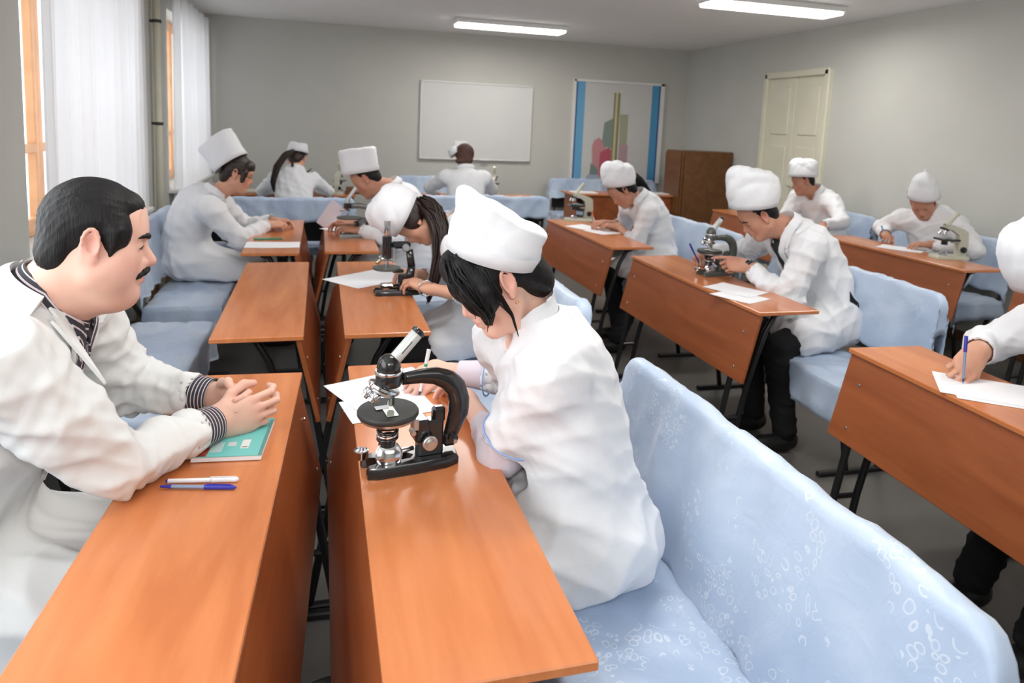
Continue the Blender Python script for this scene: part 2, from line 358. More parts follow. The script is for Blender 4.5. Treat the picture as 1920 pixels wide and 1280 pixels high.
# ------------------------------------------------------------------ people
def ik(a, b, l1, l2, pole):
    d = b-a; L = np.linalg.norm(d)
    if L > (l1+l2)*.995: s_ = L/((l1+l2)*.995); l1 *= s_; l2 *= s_
    u = d/L; x = (l1*l1-l2*l2+L*L)/(2*L); h = math.sqrt(max(l1*l1-x*x, 0)); p = np.asarray(pole, float); p = nrm(p-u*(p@u))
    return a+u*x+p*h
def hand_parts(Wp, d, n, side, pose, vox, arm_from=None, sz=1.0, wr=.026):
    """palm + four jointed fingers + thumb. d: finger direction, n: palm normal, side: +1 right, -1 left (decides the thumb side)"""
    d = nrm(d); n = nrm(n-d*(n@d)); t = np.cross(d, n)*side     # t points to the thumb
    W_ = lambda x, y, z: Wp+sz*(d*x+t*y+n*z)
    def fing(base, ln, cu, sp, r0):
        pts = [base]; ang = 0; dirn = nrm(d+t*sp)
        for l, c in zip(ln, cu):
            ang += rad(c); pts.append(pts[-1]+sz*l*(dirn*math.cos(ang)+n*math.sin(ang)))
        return pts, [r0*sz, r0*.93*sz, r0*.85*sz, r0*.72*sz]
    P = {'flat': ([12, 18, 12], [12, 18, 12], [12, 18, 12], [14, 18, 12], 0), 'relax': ([25, 30, 20], [30, 35, 22], [35, 38, 25], [40, 40, 25], 0),
         'pen': ([38, 52, 22], [44, 60, 30], [52, 68, 40], [56, 70, 45], 1), 'fist': ([65, 80, 45], [68, 85, 45], [70, 85, 45], [72, 85, 45], 1),
         'claspr': ([8, 52, 40], [10, 62, 42], [12, 66, 42], [16, 70, 40], 2), 'claspl': ([22, 46, 30], [25, 50, 30], [28, 52, 30], [32, 54, 30], 2),
         'point': ([14, 20, 12], [58, 70, 35], [62, 75, 40], [66, 75, 40], 1)}[pose]
    fs = []
    bs = [(.092, .030, .0), (.097, .010, -.003), (.092, -.011, -.002), (.082, -.030, .001)]
    ln = [(.043, .026, .021), (.048, .030, .022), (.044, .028, .021), (.034, .021, .019)]
    spd = [.10, .03, -.04, -.12] if P[4] == 2 or pose == 'flat' else [.04, .0, -.03, -.07]
    for i in range(4): fs.append(fing(W_(*bs[i]), ln[i], P[i], spd[i], [.0092, .0095, .0090, .0080][i]))
    tb = W_(.026, .026, .008)
    if P[4] == 0: tp = [tb, tb+sz*(d*.028+t*.024+n*.010), tb+sz*(d*.056+t*.034+n*.016), tb+sz*(d*.080+t*.034+n*.018)]
    elif P[4] == 1: tp = [tb, tb+sz*(d*.032+t*.018+n*.020), tb+sz*(d*.062+t*.012+n*.034), tb+sz*(d*.086-t*.004+n*.040)]
    else: tp = [tb, tb+sz*(d*.026+t*.024+n*.012), tb+sz*(d*.058+t*.034+n*.022), tb+sz*(d*.082+t*.026+n*.034)]
    allp = np.array([p for f, _ in fs for p in f]+tp+[Wp]+([arm_from] if arm_from is not None else []))
    v = Vol(allp.min(0)-.055, allp.max(0)+.055, vox)
    R = np.array([d, t, n]); k1 = .012*sz
    v.ell(W_(.050, .0, .0), (.055*sz, .040*sz, .0165*sz), R)
    v.ell(W_(.075, -.002, .0), (.032*sz, .042*sz, .0135*sz), R, k1)
    v.ell(W_(.028, .022, .009), (.036*sz, .018*sz, .016*sz), R, .015*sz)           # thumb mound
    v.ell(W_(.035, -.022, .006), (.040*sz, .016*sz, .014*sz), R, .015*sz)
    v.cap(Wp-d*.01, W_(.02, 0, 0), wr*.86, .020*sz, .02)
    if arm_from is not None: v.cap(arm_from, Wp, wr*1.35, wr*.92, .02)
    fd = np.full(v.D.shape, .1, np.float32); pd = v.D
    for f, r in fs:                                                                 # fingers stay apart from each other, blend into the palm
        v.D = np.full(v.D.shape, .1, np.float32); v.chain(f, r, .003)
        v.D = np.where(v.D < .1, v.D, .1); fd = np.minimum(fd, v.D)
    v.D = np.full(pd.shape, .1, np.float32); v.chain(tp, [.0125*sz, .0112*sz, .0105*sz, .0085*sz], .004); fd = np.minimum(fd, v.D)
    kk = .009*sz; h = np.maximum(kk-np.abs(fd-pd), 0)/kk; v.D = np.minimum(fd, pd)-h*h*kk*.25
    V, F = v.mesh(); V = smooth_mesh(V, F, 1)
    tint = np.ones((len(V), 4)); tips = [f[-1] for f, _ in fs]+[tp[-1]]+[f[0] for f, _ in fs]
    for q in tips: g = np.exp(-((V-q)**2).sum(1)/(2*.009**2)); tint[:, 1] -= .16*g; tint[:, 2] -= .14*g
    nails = [(f[-1]*.8+f[-2]*.2, nrm(f[-1]-f[-2])) for f, _ in fs]+[(tp[-1]*.8+tp[-2]*.2, nrm(tp[-1]-tp[-2]))]
    return (V, F, tint), dict(d=d, n=n, t=t, fs=fs, tp=tp)
YK = .87      # depth of the skull against its height
def head_parts(C, f, u, vox, fat=1.0, female=False, neck_to=None, neck_r=.055, sz=1.0, dbl=0, stub=0, eye=1.0):
    f = nrm(f); u = nrm(u-f*(u@f)); r = np.cross(f, u); R = np.array([r, f, u])
    H = lambda x, y, z: C+sz*(r*x+f*y*YK+u*z)
    v = Vol(np.minimum(C-.17, C-.17 if neck_to is None else neck_to-.09), np.maximum(C+.17, C+.17 if neck_to is None else neck_to+.09), vox)
    E = lambda c, rr, k, mode='add': v.ell(H(*c), [rr[0]*sz, rr[1]*sz*YK, rr[2]*sz], R, k*sz, mode)
    Cp = lambda a, b, ra, rb, k, mode='add': v.cap(H(*a), H(*b), ra*sz, rb*sz, k*sz, mode)
    E((0, -.018, .036), (.0745, .096, .080), 0)
    E((0, .028, .0), (.066, .062, .092), .03)
    E((0, .036, -.055), (.056*fat, .050, .058), .03)
    for s_ in (-1, 1):
        E((s_*.038, .046, -.028), (.028*fat, .030, .030), .025)                      # cheek
        Cp((s_*.055*fat, .0, -.062), (s_*.018, .070, -.098), .020*fat, .016, .03)    # jaw line
    E((0, .072, -.098), (.022, .019, .017), .02)
    if fat > 1.05:
        for s_ in (-1, 1): E((s_*.046, .030, -.060), (.030, .036, .036), .03)
    if dbl: E((0, .040, -.108), (.045, .042, .026*dbl), .03)
    Cp((-.034, .080, .019), (.034, .080, .019), .010, .010, .02)                     # brow
    E((0, .062, .045), (.050, .032, .040), .03)
    for s_ in (-1, 1):
        E((s_*.032, .094, -.001), (.017, .017, .012), .014, 'sub')
        E((s_*.032, .0775, -.002), (.0165, .0150, .0132), .006)
        E((s_*.032, .0900, -.0065), (.0118+.0010*(eye-1), .0110+.001*(eye-1), .0028*eye), .002, 'sub')
    nz = .9 if female else 1.05
    Cp((0, .084, .008), (0, .084+.026*nz, -.030), .0085, .0115*nz, .012)
    for s_ in (-1, 1): E((s_*.0115, .094, -.0345), (.008, .011, .008), .006)
    E((0, .086, -.055), (.026, .018, .018), .018)
    Cp((-.016, .0955, -.0575), (.016, .0955, -.0575), .0052, .0052, .008); E((0, .0985, -.0575), (.009, .006, .0050), .005)
    Cp((-.014, .0950, -.0690), (.014, .0950, -.0690), .0060, .0060, .007); E((0, .0985, -.0695), (.010, .006, .0056), .005)
    Cp((-.020, .1035, -.0632), (.020, .1035, -.0632), .0022, .0022, .003, 'sub')
    for s_ in (-1, 1):                                                               # ears
        tlt = nrm(r*s_*.92-f*.42)
        Re = np.array([tlt, nrm(f+r*s_*.42), u])
        v.ell(H(s_*.077, -.012, -.006), (.0075*sz, .0185*sz, .031*sz), Re, .006*sz)
        v.ell(H(s_*.084, -.008, -.002), (.0065*sz, .0105*sz, .018*sz), Re, .004*sz, 'sub')
        v.ell(H(s_*.078, -.004, -.033), (.007*sz, .009*sz, .010*sz), Re, .005*sz)
        ring = [H(s_*(.080+.004*math.sin(a)), -.013+.0155*math.cos(a), .0+.0265*math.sin(a)) for a in np.linspace(-.9, 4.2, 12)]
        v.chain(ring, [.0036*sz]*12, .002*sz)
    if neck_to is not None:
        v.cap(H(0, -.022, -.050), neck_to, neck_r*1.0*sz, neck_r*1.12*sz, .03)
        v.cap(H(0, .015, -.085), neck_to+f*.02, neck_r*.72*sz, neck_r*.8*sz, .03)
    V, F = v.mesh(); V = smooth_mesh(V, F, 1)
    L = (V-C)@R.T/sz; L[:, 1] /= YK; T = np.ones((len(V), 4)); g = lambda c, s_: np.exp(-(((L-np.array(c))/s_)**2).sum(1)/2)
    lip = np.clip(1.6*np.exp(-((L[:, 0]/.017)**2+((L[:, 2]+.0635)/.0085)**2)**2)*(L[:, 1] > .085), 0, 1)
    T[:, 0] -= .10*lip; T[:, 1] -= .42*lip; T[:, 2] -= .34*lip
    for s_ in (-1, 1):
        c = g((s_*.048, .06, -.04), (.02, .03, .022)); T[:, 1] -= .13*c; T[:, 2] -= .11*c
        c = g((s_*.082, -.01, 0), (.012, .025, .035)); T[:, 1] -= .15*c; T[:, 2] -= .12*c
    c = g((0, .11, -.03), (.015, .014, .014)); T[:, 1] -= .10*c; T[:, 2] -= .08*c
    if stub:
        c = np.clip(1.3*np.exp(-(((L[:, 2]+.085)/.035)**2)/2)/(1+np.exp(-(L[:, 1]-.045)/.014))*(1-lip), 0, 1)*stub; T[:, 0] -= .20*c; T[:, 1] -= .15*c; T[:, 2] -= .10*c
    T[:, :3] = np.clip(T[:, :3], .05, 1)
    return (V, F, T), H, R
def shell(name, C, R, sz, parts, mat_, parent, vox=.004, subs=(), disp=None, it=2):
    """SDF made of head-local ellipsoids / capsules: ('e',c,r) or ('c',a,b,ra,rb) or ('w',pts,rs) world chain"""
    r, f, u = R; H = lambda c: C+sz*(r*c[0]+f*c[1]*YK+u*c[2])
    pts = []
    for p in parts:
        if p[0] == 'e': q = H(p[1]); pts += [q-max(p[2]), q+max(p[2])]
        elif p[0] == 'c': pts += [H(p[1])-p[3], H(p[1])+p[3], H(p[2])-p[4], H(p[2])+p[4]]
        else: pts += [a-b for a, b in zip(p[1], p[2])]+[a+b for a, b in zip(p[1], p[2])]
    pts = np.array(pts); v = Vol(pts.min(0)-.03, pts.max(0)+.03, vox)
    def put(p, mode):
        k = p[-1] if isinstance(p[-1], float) and len(p) in (4, 6) and p[0] != 'w' else (.012 if mode == 'add' else .006)
        if p[0] == 'e': v.ell(H(p[1]), [p[2][0]*sz, p[2][1]*sz*YK, p[2][2]*sz], R, k, mode)
        elif p[0] == 'c': v.cap(H(p[1]), H(p[2]), p[3]*sz, p[4]*sz, k, mode)
        else: v.chain([np.asarray(a, float) for a in p[1]], p[2], .006, mode)
    for p in parts: put(p, 'add')
    for p in subs: put(p, 'sub')
    V, F = v.mesh(); V = smooth_mesh(V, F, it)
    if disp: V = V+vnormals(V, F)*folds(V, *disp)[:, None]
    return mesh_obj(name, V, F, mat_, parent)
def make_cap(name, parent, base, axis, front, rx, ry, h, hb=None, pinch=0, flare=.02, crum=.006, seed=1, sink=.25, band=.35, fold=0, lab=None, rim=0, crn=.22, puff=0):
    """cloth cap: elliptic band round the head, height h at the front and hb at the back, soft top closed to a ridge (pinch)"""
    axis = nrm(axis); fr = nrm(front-axis*(np.asarray(front)@axis)); rt = np.cross(fr, axis); hb = h if hb is None else hb
    n, m1, mc, m2 = 72, 18, 7, 9; V = []
    for i in range(m1+mc+m2+1):
        for j in range(n):
            a = 2*math.pi*j/n; ca, sa = math.cos(a), math.sin(a); hh = (h+hb)/2+(h-hb)/2*ca; c = crn*min(h, hb)
            if i <= m1: v = i/m1; s_ = 1+flare*v+puff*math.sin(math.pi*v*.8)**1.3; z = v*(hh-c); dr = 0; w_ = 0
            elif i <= m1+mc: q = (i-m1)/mc*math.pi/2; v = 1; s_ = 1+flare+puff*math.sin(math.pi*.8)**1.3; z = hh-c+c*math.sin(q); dr = c*(1-math.cos(q)); w_ = 0
            else: w_ = (i-m1-mc)/m2; v = 1; s_ = 1+flare+puff*math.sin(math.pi*.8)**1.3; dr = c; z = hh*(1-w_)+w_*((h+hb)/2)-sink*.25*min(h, hb)*math.sin(w_*math.pi/2)
            px = 1-pinch*v**1.6; kx = (rx*s_-dr)*(1-w_)*px; ky = (ry*s_-dr)*(1-w_)
            V.append(base+rt*kx*sa+fr*ky*ca+axis*z)
    m1, m2 = m1+mc, m2
    V = np.array(V); F = [(i*n+j, i*n+(j+1) % n, (i+1)*n+(j+1) % n, (i+1)*n+j) for i in range(m1+m2) for j in range(n)]
    F = np.array(F); N = vnormals(V, F); hgt = np.clip(((V-base)@axis)/max(h, hb), 0, 1)
    d = folds(V, seed, .13, axis+1.1*fr+.7*rt, crum)+folds(V, seed+7, .17, rt+.6*axis, crum)
    V = V+N*(d*(.15+.85*hgt**.8))[:, None]
    # inner turn-up at the rim gives the cloth its thickness
    R0 = V[:n]; Rin = R0-N[:n]*.004; Rin2 = R0-N[:n]*.004+axis*.03
    k = len(V); V = np.concatenate([V, Rin, Rin2]); F2 = [(j, k+j, k+(j+1) % n, (j+1) % n) for j in range(n)]+[(k+j, k+n+j, k+n+(j+1) % n, k+(j+1) % n) for j in range(n)]
    V = np.concatenate([V]); F = np.concatenate([F, np.array(F2)])
    return mesh_obj(name, V, F, CAPW, parent)
from mathutils.bvhtree import BVHTree
def patch(name, tree, grid, off, m, parent, th=.0035, uvs=1.0, proj=True, lift=None, ray=None):
    """cloth patch: a grid of world points laid on the garment below it, with its own thickness"""
    G = np.asarray(grid, float); a, b = G.shape[:2]; P = G.reshape(-1, 3).copy(); N = np.zeros_like(P)
    for i, p in enumerate(P):
        q, nn, _, _ = tree.find_nearest(Vector(p))
        if ray is not None:
            h = tree.ray_cast(Vector(p), Vector(ray))
            if h[0] is not None: q, nn = h[0], h[1]
        nn = np.array(nn); N[i] = nn
        if proj: P[i] = np.array(q)+nn*(off if lift is None else off+lift.reshape(-1)[i])
    for _ in range(2):      # smooth normals
        N = N.reshape(a, b, 3); M_ = N.copy(); M_[1:] += N[:-1]; M_[:-1] += N[1:]; M_[:, 1:] += N[:, :-1]; M_[:, :-1] += N[:, 1:]; N = (M_/np.linalg.norm(M_, axis=2)[..., None]).reshape(-1, 3)
    V = np.concatenate([P+N*th*.5, P-N*th]); k = a*b
    F = []
    for i in range(a-1):
        for j in range(b-1):
            q = (i*b+j, i*b+j+1, (i+1)*b+j+1, (i+1)*b+j); F.append(q); F.append(tuple(x+k for x in q[::-1]))
    bd = [j for j in range(b)]+[i*b+b-1 for i in range(1, a)]+[(a-1)*b+j for j in range(b-2, -1, -1)]+[i*b for i in range(a-2, 0, -1)]
    for i in range(len(bd)): x, y = bd[i], bd[(i+1) % len(bd)]; F.append((y, x, x+k, y+k))
    uv = np.array([(j/(b-1), i/(a-1)*uvs) for i in range(a) for j in range(b)]*2)
    o = mesh_obj(name, V, np.array(F), m, parent, uv=uv); o.data.set_sharp_from_angle(angle=rad(60)); return o
def quadgrid(c00, c01, c11, c10, a=12, b=8):
    c00, c01, c11, c10 = [np.asarray(c, float) for c in (c00, c01, c11, c10)]
    return np.array([[((1-s_)*((1-t)*c00+t*c01)+s_*((1-t)*c10+t*c11)) for t in np.linspace(0, 1, b)] for s_ in np.linspace(0, 1, a)])

def person(label, hip, neck, head, face, up, fac, wl, wr_, pl, pr, sc=1.0, wid=1.0, bulge=.05, skin=SKIN2, female=False, coat=COATW, near=False,
           hl=None, hr=None, sh_drop=.05, shw=.185, trousers=SHIRT_DARK, feet=None, seed=1, fat=1.0, dbl=0, stub=0, sleeve=1.0, arm_l=None, arm_r=None,
           fold_amp=.0045, lap=.85, neckline=True, shL=None, shR=None, collar=True, seat=.452, hsz=1.0, kneepole=None, sleeve_r=1.0, neck_r=.055, skirt_drop=0, group=None, front=0, collar_r=1.0, eye=1.0, stand=False):
    hip, neck, head, wl, wr_ = [np.asarray(q, float) for q in (hip, neck, head, wl, wr_)]
    f = nrm(A(fac[0], fac[1], 0)); z = A(0, 0, 1); r = np.cross(f, z); sp = nrm(neck-hip); n = nrm(np.cross(r, sp)*-1) if np.cross(r, sp)@f < 0 else nrm(np.cross(r, sp))
    root = thing('person', label, 'person', (hip[0], hip[1], seat), group)
    bz = lambda t: hip*(1-t)+neck*t-n*bulge*math.sin(math.pi*min(1, t*1.05))      # rounded back
    SR = neck+r*shw*wid-sp*sh_drop+n*.02 if shR is None else np.asarray(shR, float); SL = neck-r*shw*wid-sp*sh_drop+n*.02 if shL is None else np.asarray(shL, float)
    EL = ik(SL, wl, .29*sc, .26*sc, pl); ER = ik(SR, wr_, .29*sc, .26*sc, pr)
    HJ = [hip+r*s_*.09 for s_ in (1, -1)]
    if feet is None: feet = [hip+f*.50+r*s_*.12 for s_ in (1, -1)]
    feet = [np.asarray(q, float)*A(1, 1, 0)+A(0, 0, .09) for q in feet]
    kp = f*1.0+z*.6 if kneepole is None else np.asarray(kneepole, float)
    KN = [ik(HJ[i], feet[i], .42*sc, .40*sc, kp) for i in range(2)]
    Rt = np.array([r, n, sp]); Rf = np.array([r, f, z])
    # ---- body (one mesh: torso, legs, arms, head, hands)
    pv = np.array([hip-.2, neck+.1, SL, SR, EL, ER, wl, wr_]+KN+feet); v = Vol(pv.min(0)-.12, pv.max(0)+.12, .014)
    v.ell(hip+f*.0, (.14*wid, .11, .10), Rf); v.ell(bz(.35), (.12*wid, .085, .15), Rt, .05); v.ell(bz(.7), (.14*wid, .095, .15), Rt, .05)
    v.cap(SL-sp*.01, SR-sp*.01, .045, .045, .04); v.cap(bz(.85), neck, .055, .05, .04)
    for S_, E_, W_ in ((SL, EL, wl), (SR, ER, wr_)): v.cap(S_, E_, .045, .036, .03); v.cap(E_, E_*.15+W_*.85, .036, .024, .02)
    for i in range(2): v.cap(HJ[i], KN[i], .075, .052, .03); v.cap(KN[i], feet[i], .052, .034, .02); v.cap(feet[i]-z*.03, feet[i]-z*.045+f*.12, .03, .025, .02)
    V, F = v.mesh(); V = smooth_mesh(V, F, 2); parts = [(V, F, np.ones((len(V), 4)))]
    hp, H, HR = head_parts(head, face, up, .0028 if near else .0045, fat, female, neck+sp*.0, neck_r, hsz, dbl, stub, eye); parts.append(hp)
    htree = BVHTree.FromPolygons([Vector(q) for q in hp[0].tolist()], hp[1].tolist())
    def on_face(x, z_, off=.001):
        o_ = H(x, .22, z_); h_ = htree.ray_cast(Vector(o_), Vector(-nrm(face)))
        return np.array(h_[0])+nrm(face)*off if h_[0] is not None else H(x, .09, z_)
    info = {}
    for key, spec, side, W_, E_, af in (('l', hl, -1, wl, EL, arm_l), ('r', hr, 1, wr_, ER, arm_r)):
        if spec is None: spec = (nrm(W_-E_), -z, 'relax')
        s3 = spec[3] if len(spec) > 3 else (.92 if female else 1.0)
        fa = E_*af+W_*(1-af) if af else W_*.75+E_*.25
        hpp, inf = hand_parts(W_, np.asarray(spec[0], float), np.asarray(spec[1], float), side, spec[2], .0021 if near else .0038, fa, s3, .029*s3*(1.08 if not female else .95)); parts.append(hpp); info[key] = inf
    V, F, T = join(parts); body = mesh_obj('body', V, F, skin, root)
    ca = body.data.color_attributes.new('Tint', 'FLOAT_COLOR', 'POINT'); ca.data.foreach_set('color', T.astype(np.float32).ravel())
    r_, f_, u_ = HR
    for s_ in (-1, 1):
        c = H(s_*.032, .0775, -.002); gz = nrm(f_-u_*(.42 if eye < 1.2 else .12)); e = MB().lathe([(.0001, -.0118), (.006, -.0102), (.0102, -.006), (.0118, 0), (.0102, .006), (.006, .0102), (.0001, .0118)], c, gz, 16); eo = e.obj('eye', EYEW, root, True)
        if near: MB().tube([on_face(s_*(.032+q), -.0036+.0022*(eye-1)+.0022*math.cos(q*150)-22*q*q*.6, .0006) for q in np.linspace(-.0135, .0145, 9)], .0012, 6).obj('eyelashes', HAIRB, root, True)
        MB().lathe([(.0056, .0100), (.0056, .0112), (.004, .0122), (.0001, .0125)], c, gz, 14).obj('iris', IRIS, eo, True)
    # ---- trousers and shoes
    v = Vol(pv.min(0)-.14, np.maximum(pv[0]+.35, np.array(KN+feet).max(0)+.16), .012 if not near else .012)
    v.ell(hip, (.165*wid, .13, .115), Rf)
    for i in range(2): v.cap(HJ[i], KN[i], .088 if lap > .9 else .095, .060 if lap > .9 else .072, .04); v.cap(KN[i], feet[i]+z*.01, .060 if lap > .9 else .070, .056, .02)
    v.plane(hip+z*.10, z)
    V, F = v.mesh(); V = smooth_mesh(V, F, 2); V = V+vnormals(V, F)*folds(V, seed+3, .10, (0, 0, 1), .004)[:, None]; mesh_obj('trousers', V, F, trousers, root)
    for i in range(2):
        sv = Vol(feet[i]-.2, feet[i]+.22, .008); sv.ell(feet[i]-z*.045+f*.07, (.045, .13, .042), Rf); sv.ell(feet[i]-z*.03-f*.015, (.040, .055, .055), Rf, .03); sv.plane((0, 0, .002), -z)
        V, F = sv.mesh(); mesh_obj('shoe', smooth_mesh(V, F, 1), F, SHOE, root)
    # ---- coat
    vx = .0065 if near else .010
    pv = np.array([hip-.0, neck+.1, SL, SR, EL, ER, wl, wr_, bz(.4)-n*.1]+[HJ[i]*(1-lap)+KN[i]*lap for i in range(2)]); v = Vol(pv.min(0)-.24, pv.max(0)+.22, vx)
    v.ell(hip-f*.015+z*.0, (.205*wid, .175*wid, .13), Rf)
    v.ell(bz(.32), (.175*wid, .135*wid, .19), Rt, .07); v.ell(bz(.66), (.19*wid, .135*wid, .20), Rt, .07)
    v.cap(SL-sp*.025, SR-sp*.025, .070*wid, .070*wid, .05); v.cap(bz(.86), neck-sp*.02, .09, .066, .05)
    if front: v.ell(bz(.42)+n*front, (.165*wid, .12, .20), Rt, .07); v.ell(bz(.12)+n*front*1.1, (.17*wid, .12, .15), Rt, .07)
    rr = wid*sleeve_r
    for S_, E_, W_, sl in ((SL, EL, wl, sleeve if np.isscalar(sleeve) else sleeve[0]), (SR, ER, wr_, sleeve if np.isscalar(sleeve) else sleeve[1])):
        if sl < 0: v.cap(S_-sp*.02, E_*(1+sl)-S_*sl, .080*rr, .070*rr, .03); continue
        We = E_+(W_-E_)*sl; v.cap(S_-sp*.02, E_, .080*rr, .064*rr, .03 if near else .045); v.cap(E_, E_*.1+We*.9, .062*rr, .050*rr, .02)
    for i in range(2):
        K = HJ[i]*(1-lap)+KN[i]*lap; v.cap(HJ[i], K, .120*wid, (.102 if lap > .9 else .108)*wid, .06)
    Km = [HJ[i]*(1-lap)+KN[i]*lap for i in range(2)]; v.cap((HJ[0]+HJ[1])/2+z*.015, (Km[0]+Km[1])/2+z*.015, .095, .080, .05)
    if skirt_drop:
        for i in range(2): v.cap(Km[i]-z*.02, Km[i]-z*skirt_drop, .08, .07, .04)
    ex = v.D.copy()
    for W_, E_, S_, sl in ((wl, EL, SL, sleeve if np.isscalar(sleeve) else sleeve[0]), (wr_, ER, SR, sleeve if np.isscalar(sleeve) else sleeve[1])):
        if sl < 0: We = E_*(1+sl)-S_*sl; d_ = nrm(E_-S_)
        else: We = E_+(W_-E_)*sl; d_ = nrm(W_-E_)
        v.cap(We-d_*.02, We+d_*.10, .041*rr, .041*rr, .0, 'sub')
        q = We+d_*.05; v.ell(We+d_*.068, (.095, .095, .062), np.array([nrm(np.cross(d_, A(.3, .2, 1))), nrm(np.cross(d_, np.cross(d_, A(.3, .2, 1)))), d_]), .0, 'sub')
    v.plane((0, 0, seat), -z) if not skirt_drop else v.plane((0, 0, seat-skirt_drop-.05), -z)
    nd = nrm(head-neck)
    if neckline: v.cap(neck+sp*.028, neck+nd*.2, .060, .075, .01, 'sub'); v.cap(neck+n*.07-sp*.02, neck+n*.12+sp*.14, .035, .07, .01, 'sub')
    V, F = v.mesh(); V = smooth_mesh(V, F, 3); N = vnormals(V, F); D = np.zeros(len(V))
    for S_, E_, W_ in ((SL, EL, wl), (SR, ER, wr_)):      # sleeve creases gather at the elbow
        for a_, b_ in ((S_, E_), (E_, W_)):
            ax = nrm(b_-a_); t = np.clip(((V-a_)@ax)/np.linalg.norm(b_-a_), 0, 1); dist = np.linalg.norm(V-(a_+t[:, None]*(b_-a_)), axis=1)
            near_e = np.exp(-((np.linalg.norm(V-(b_ if a_ is S_ else a_), axis=1)/.12)**2)); D += folds(V, seed+11, .085, ax+.5*sp, fold_amp*1.3)*np.clip(1-(dist-.09)/.04, 0, 1)*(.25+.9*near_e)
    D += folds(V, seed, .15, sp+.8*r, fold_amp*1.1)+folds(V, seed+5, .22, r+.3*sp, fold_amp*1.6)
    V = V+N*D[:, None]; V = smooth_mesh(V, F, 3 if near else 2); V[:, 2] = np.where((V[:, 2] < seat+.004) & (skirt_drop == 0), seat+.001, V[:, 2])
    coato = mesh_obj('lab_coat', V, F, coat, root); tree = BVHTree.FromPolygons([Vector(p) for p in V.tolist()], F.tolist())
    if collar:      # turned-down collar: a band round the neck, open at the front
        gr = []; ax = nrm(sp*.7+nd*.3); u0 = nrm(n-ax*(n@ax)); v0 = np.cross(ax, u0)
        for i in range(5):
            row = []
            for a in np.linspace(rad(38), rad(322), 32):
                R0 = [.064, .067, .071, .080, .090][i]*collar_r; hh = [.0, .028, .034, .020, -.004][i]
                if stand: R0 = [.060, .061, .062, .064, .066][i]; hh = [-.012, .002, .012, .022, .028][i]
                fr = math.cos(a); hh2 = hh-.030*max(0, fr)
                row.append(neck+ax*(hh2+.020)+u0*math.cos(a)*R0*1.02+v0*math.sin(a)*R0*1.1)
            gr.append(row)
        patch('collar', tree, gr, 0, coat, root, th=.003, proj=False)
    return dict(root=root, H=H, HR=HR, C=head, EL=EL, ER=ER, SL=SL, SR=SR, tree=tree, n=n, sp=sp, r=r, f=f, neck=neck, info=info, bz=bz, hsz=hsz, hip=hip, on_face=on_face)
def short_hair(p, m, vox=.004, low=-.05, name='hair', subs=()):
    return shell(name, p['C'], p['HR'], p['hsz'], [('e', (0, -.022, .036), (.0805, .100, .087)), ('e', (0, -.060, -.015), (.062, .052, .060))], m, p['root'], vox,
        subs=[('e', (0, .125, -.02), (.090, .085, .085)), ('e', (.083, .008, -.028), (.022, .024, .036)), ('e', (-.083, .008, -.028), (.022, .024, .036)), ('e', (0, .03, -.13), (.12, .10, .075))]+list(subs), disp=(3, .03, (0, 1, .3), .0012))
def eyebrows(p, m, th=1.0):
    for k in (-1, 1):
        MB().tube([p['on_face'](k*x, z_, .0008) for x, z_ in ((.012, .0160), (.020, .0190), (.030, .0215), (.040, .0215), (.048, .0185), (.053, .0150))], [.0026*th, .0042*th, .0046*th, .0040*th, .0028*th, .0010], 8, flat=1).obj('eyebrow', m, p['root'], True)
def strands(name, parent, path, spread, m, n=60, seed=1, r=.0055, close=None):
    """a lock of hair: n thin tapering tubes that follow one path, joined in one mesh"""
    rs = np.random.RandomState(seed); path = [np.asarray(q, float) for q in path]; k = len(path); mb = MB(); t = np.linspace(0, k-1, 9)
    for _ in range(n):
        d = rs.normal(size=3); d = nrm(d)*rs.rand()**.5; L = .78+.22*rs.rand(); ph = rs.rand(3)*6; pts = []; rr = []
        for q in t:
            q = q*L; i = min(int(q), k-2); f_ = q-i; f2 = f_*f_*(3-2*f_)*.3+f_*.7
            c = path[i]*(1-f2)+path[i+1]*f2; sp = spread[i]*(1-f2)+spread[i+1]*f2
            pts.append(c+d*sp+.10*sp*np.sin(ph+q*2.2)); rr.append(r*(1-.75*(q/(k-1))**3))
        mb.tube(pts, rr, 6, flat=.7)
    return mb.obj(name, m, parent, True)

# ================================================================== ROOM
FLOOR = mat('grey_floor', (.115, .11, .10), .35, var=.22, vs=1.6, bump=.05, bs=8)
WALL = mat('grey_wall_paint', (.57, .57, .53), .75, var=.03, vs=2)
CEIL = mat('white_ceiling', (.92, .92, .91), .9, var=.01, vs=2)
CREAMP = mat('cream_door_paint', (.72, .70, .56), .45, var=.04, vs=4)
WHITEP = mat('white_paint', (.82, .82, .80), .4, var=.02, vs=5)
XL, XR, YB, YF, ZC = -1.3, 4.85, 8.8, -2.4, 2.62
def sbox(name, lo, hi, m, parent=None, bev=0):
    lo = np.array(lo, float); hi = np.array(hi, float); o = MB().box((lo+hi)/2, hi-lo, bev=bev).obj(name, m, parent)
    if parent is None: struct(o)
    return o
sbox('floor', (XL-.4, YF-.2, -.1), (XR+.2, YB+.2, 0), FLOOR)
sbox('ceiling', (XL-.4, YF-.2, ZC), (XR+.2, YB+.2, ZC+.1), CEIL)
sbox('wall_back', (XL-.4, YB, 0), (XR+.2, YB+.2, ZC), WALL)
sbox('wall_front', (XL-.4, YF-.2, 0), (XR+.2, YF, ZC), WALL)
DY0, DY1, DZ = 5.93, 6.96, 2.2
mb = MB()
for y0, y1, z0, z1 in ((YF, DY0, 0, ZC), (DY1, YB, 0, ZC), (DY0, DY1, DZ, ZC)): mb.box((XR+.1, (y0+y1)/2, (z0+z1)/2), (.2, y1-y0, z1-z0))
struct(mb.obj('wall_right', WALL))
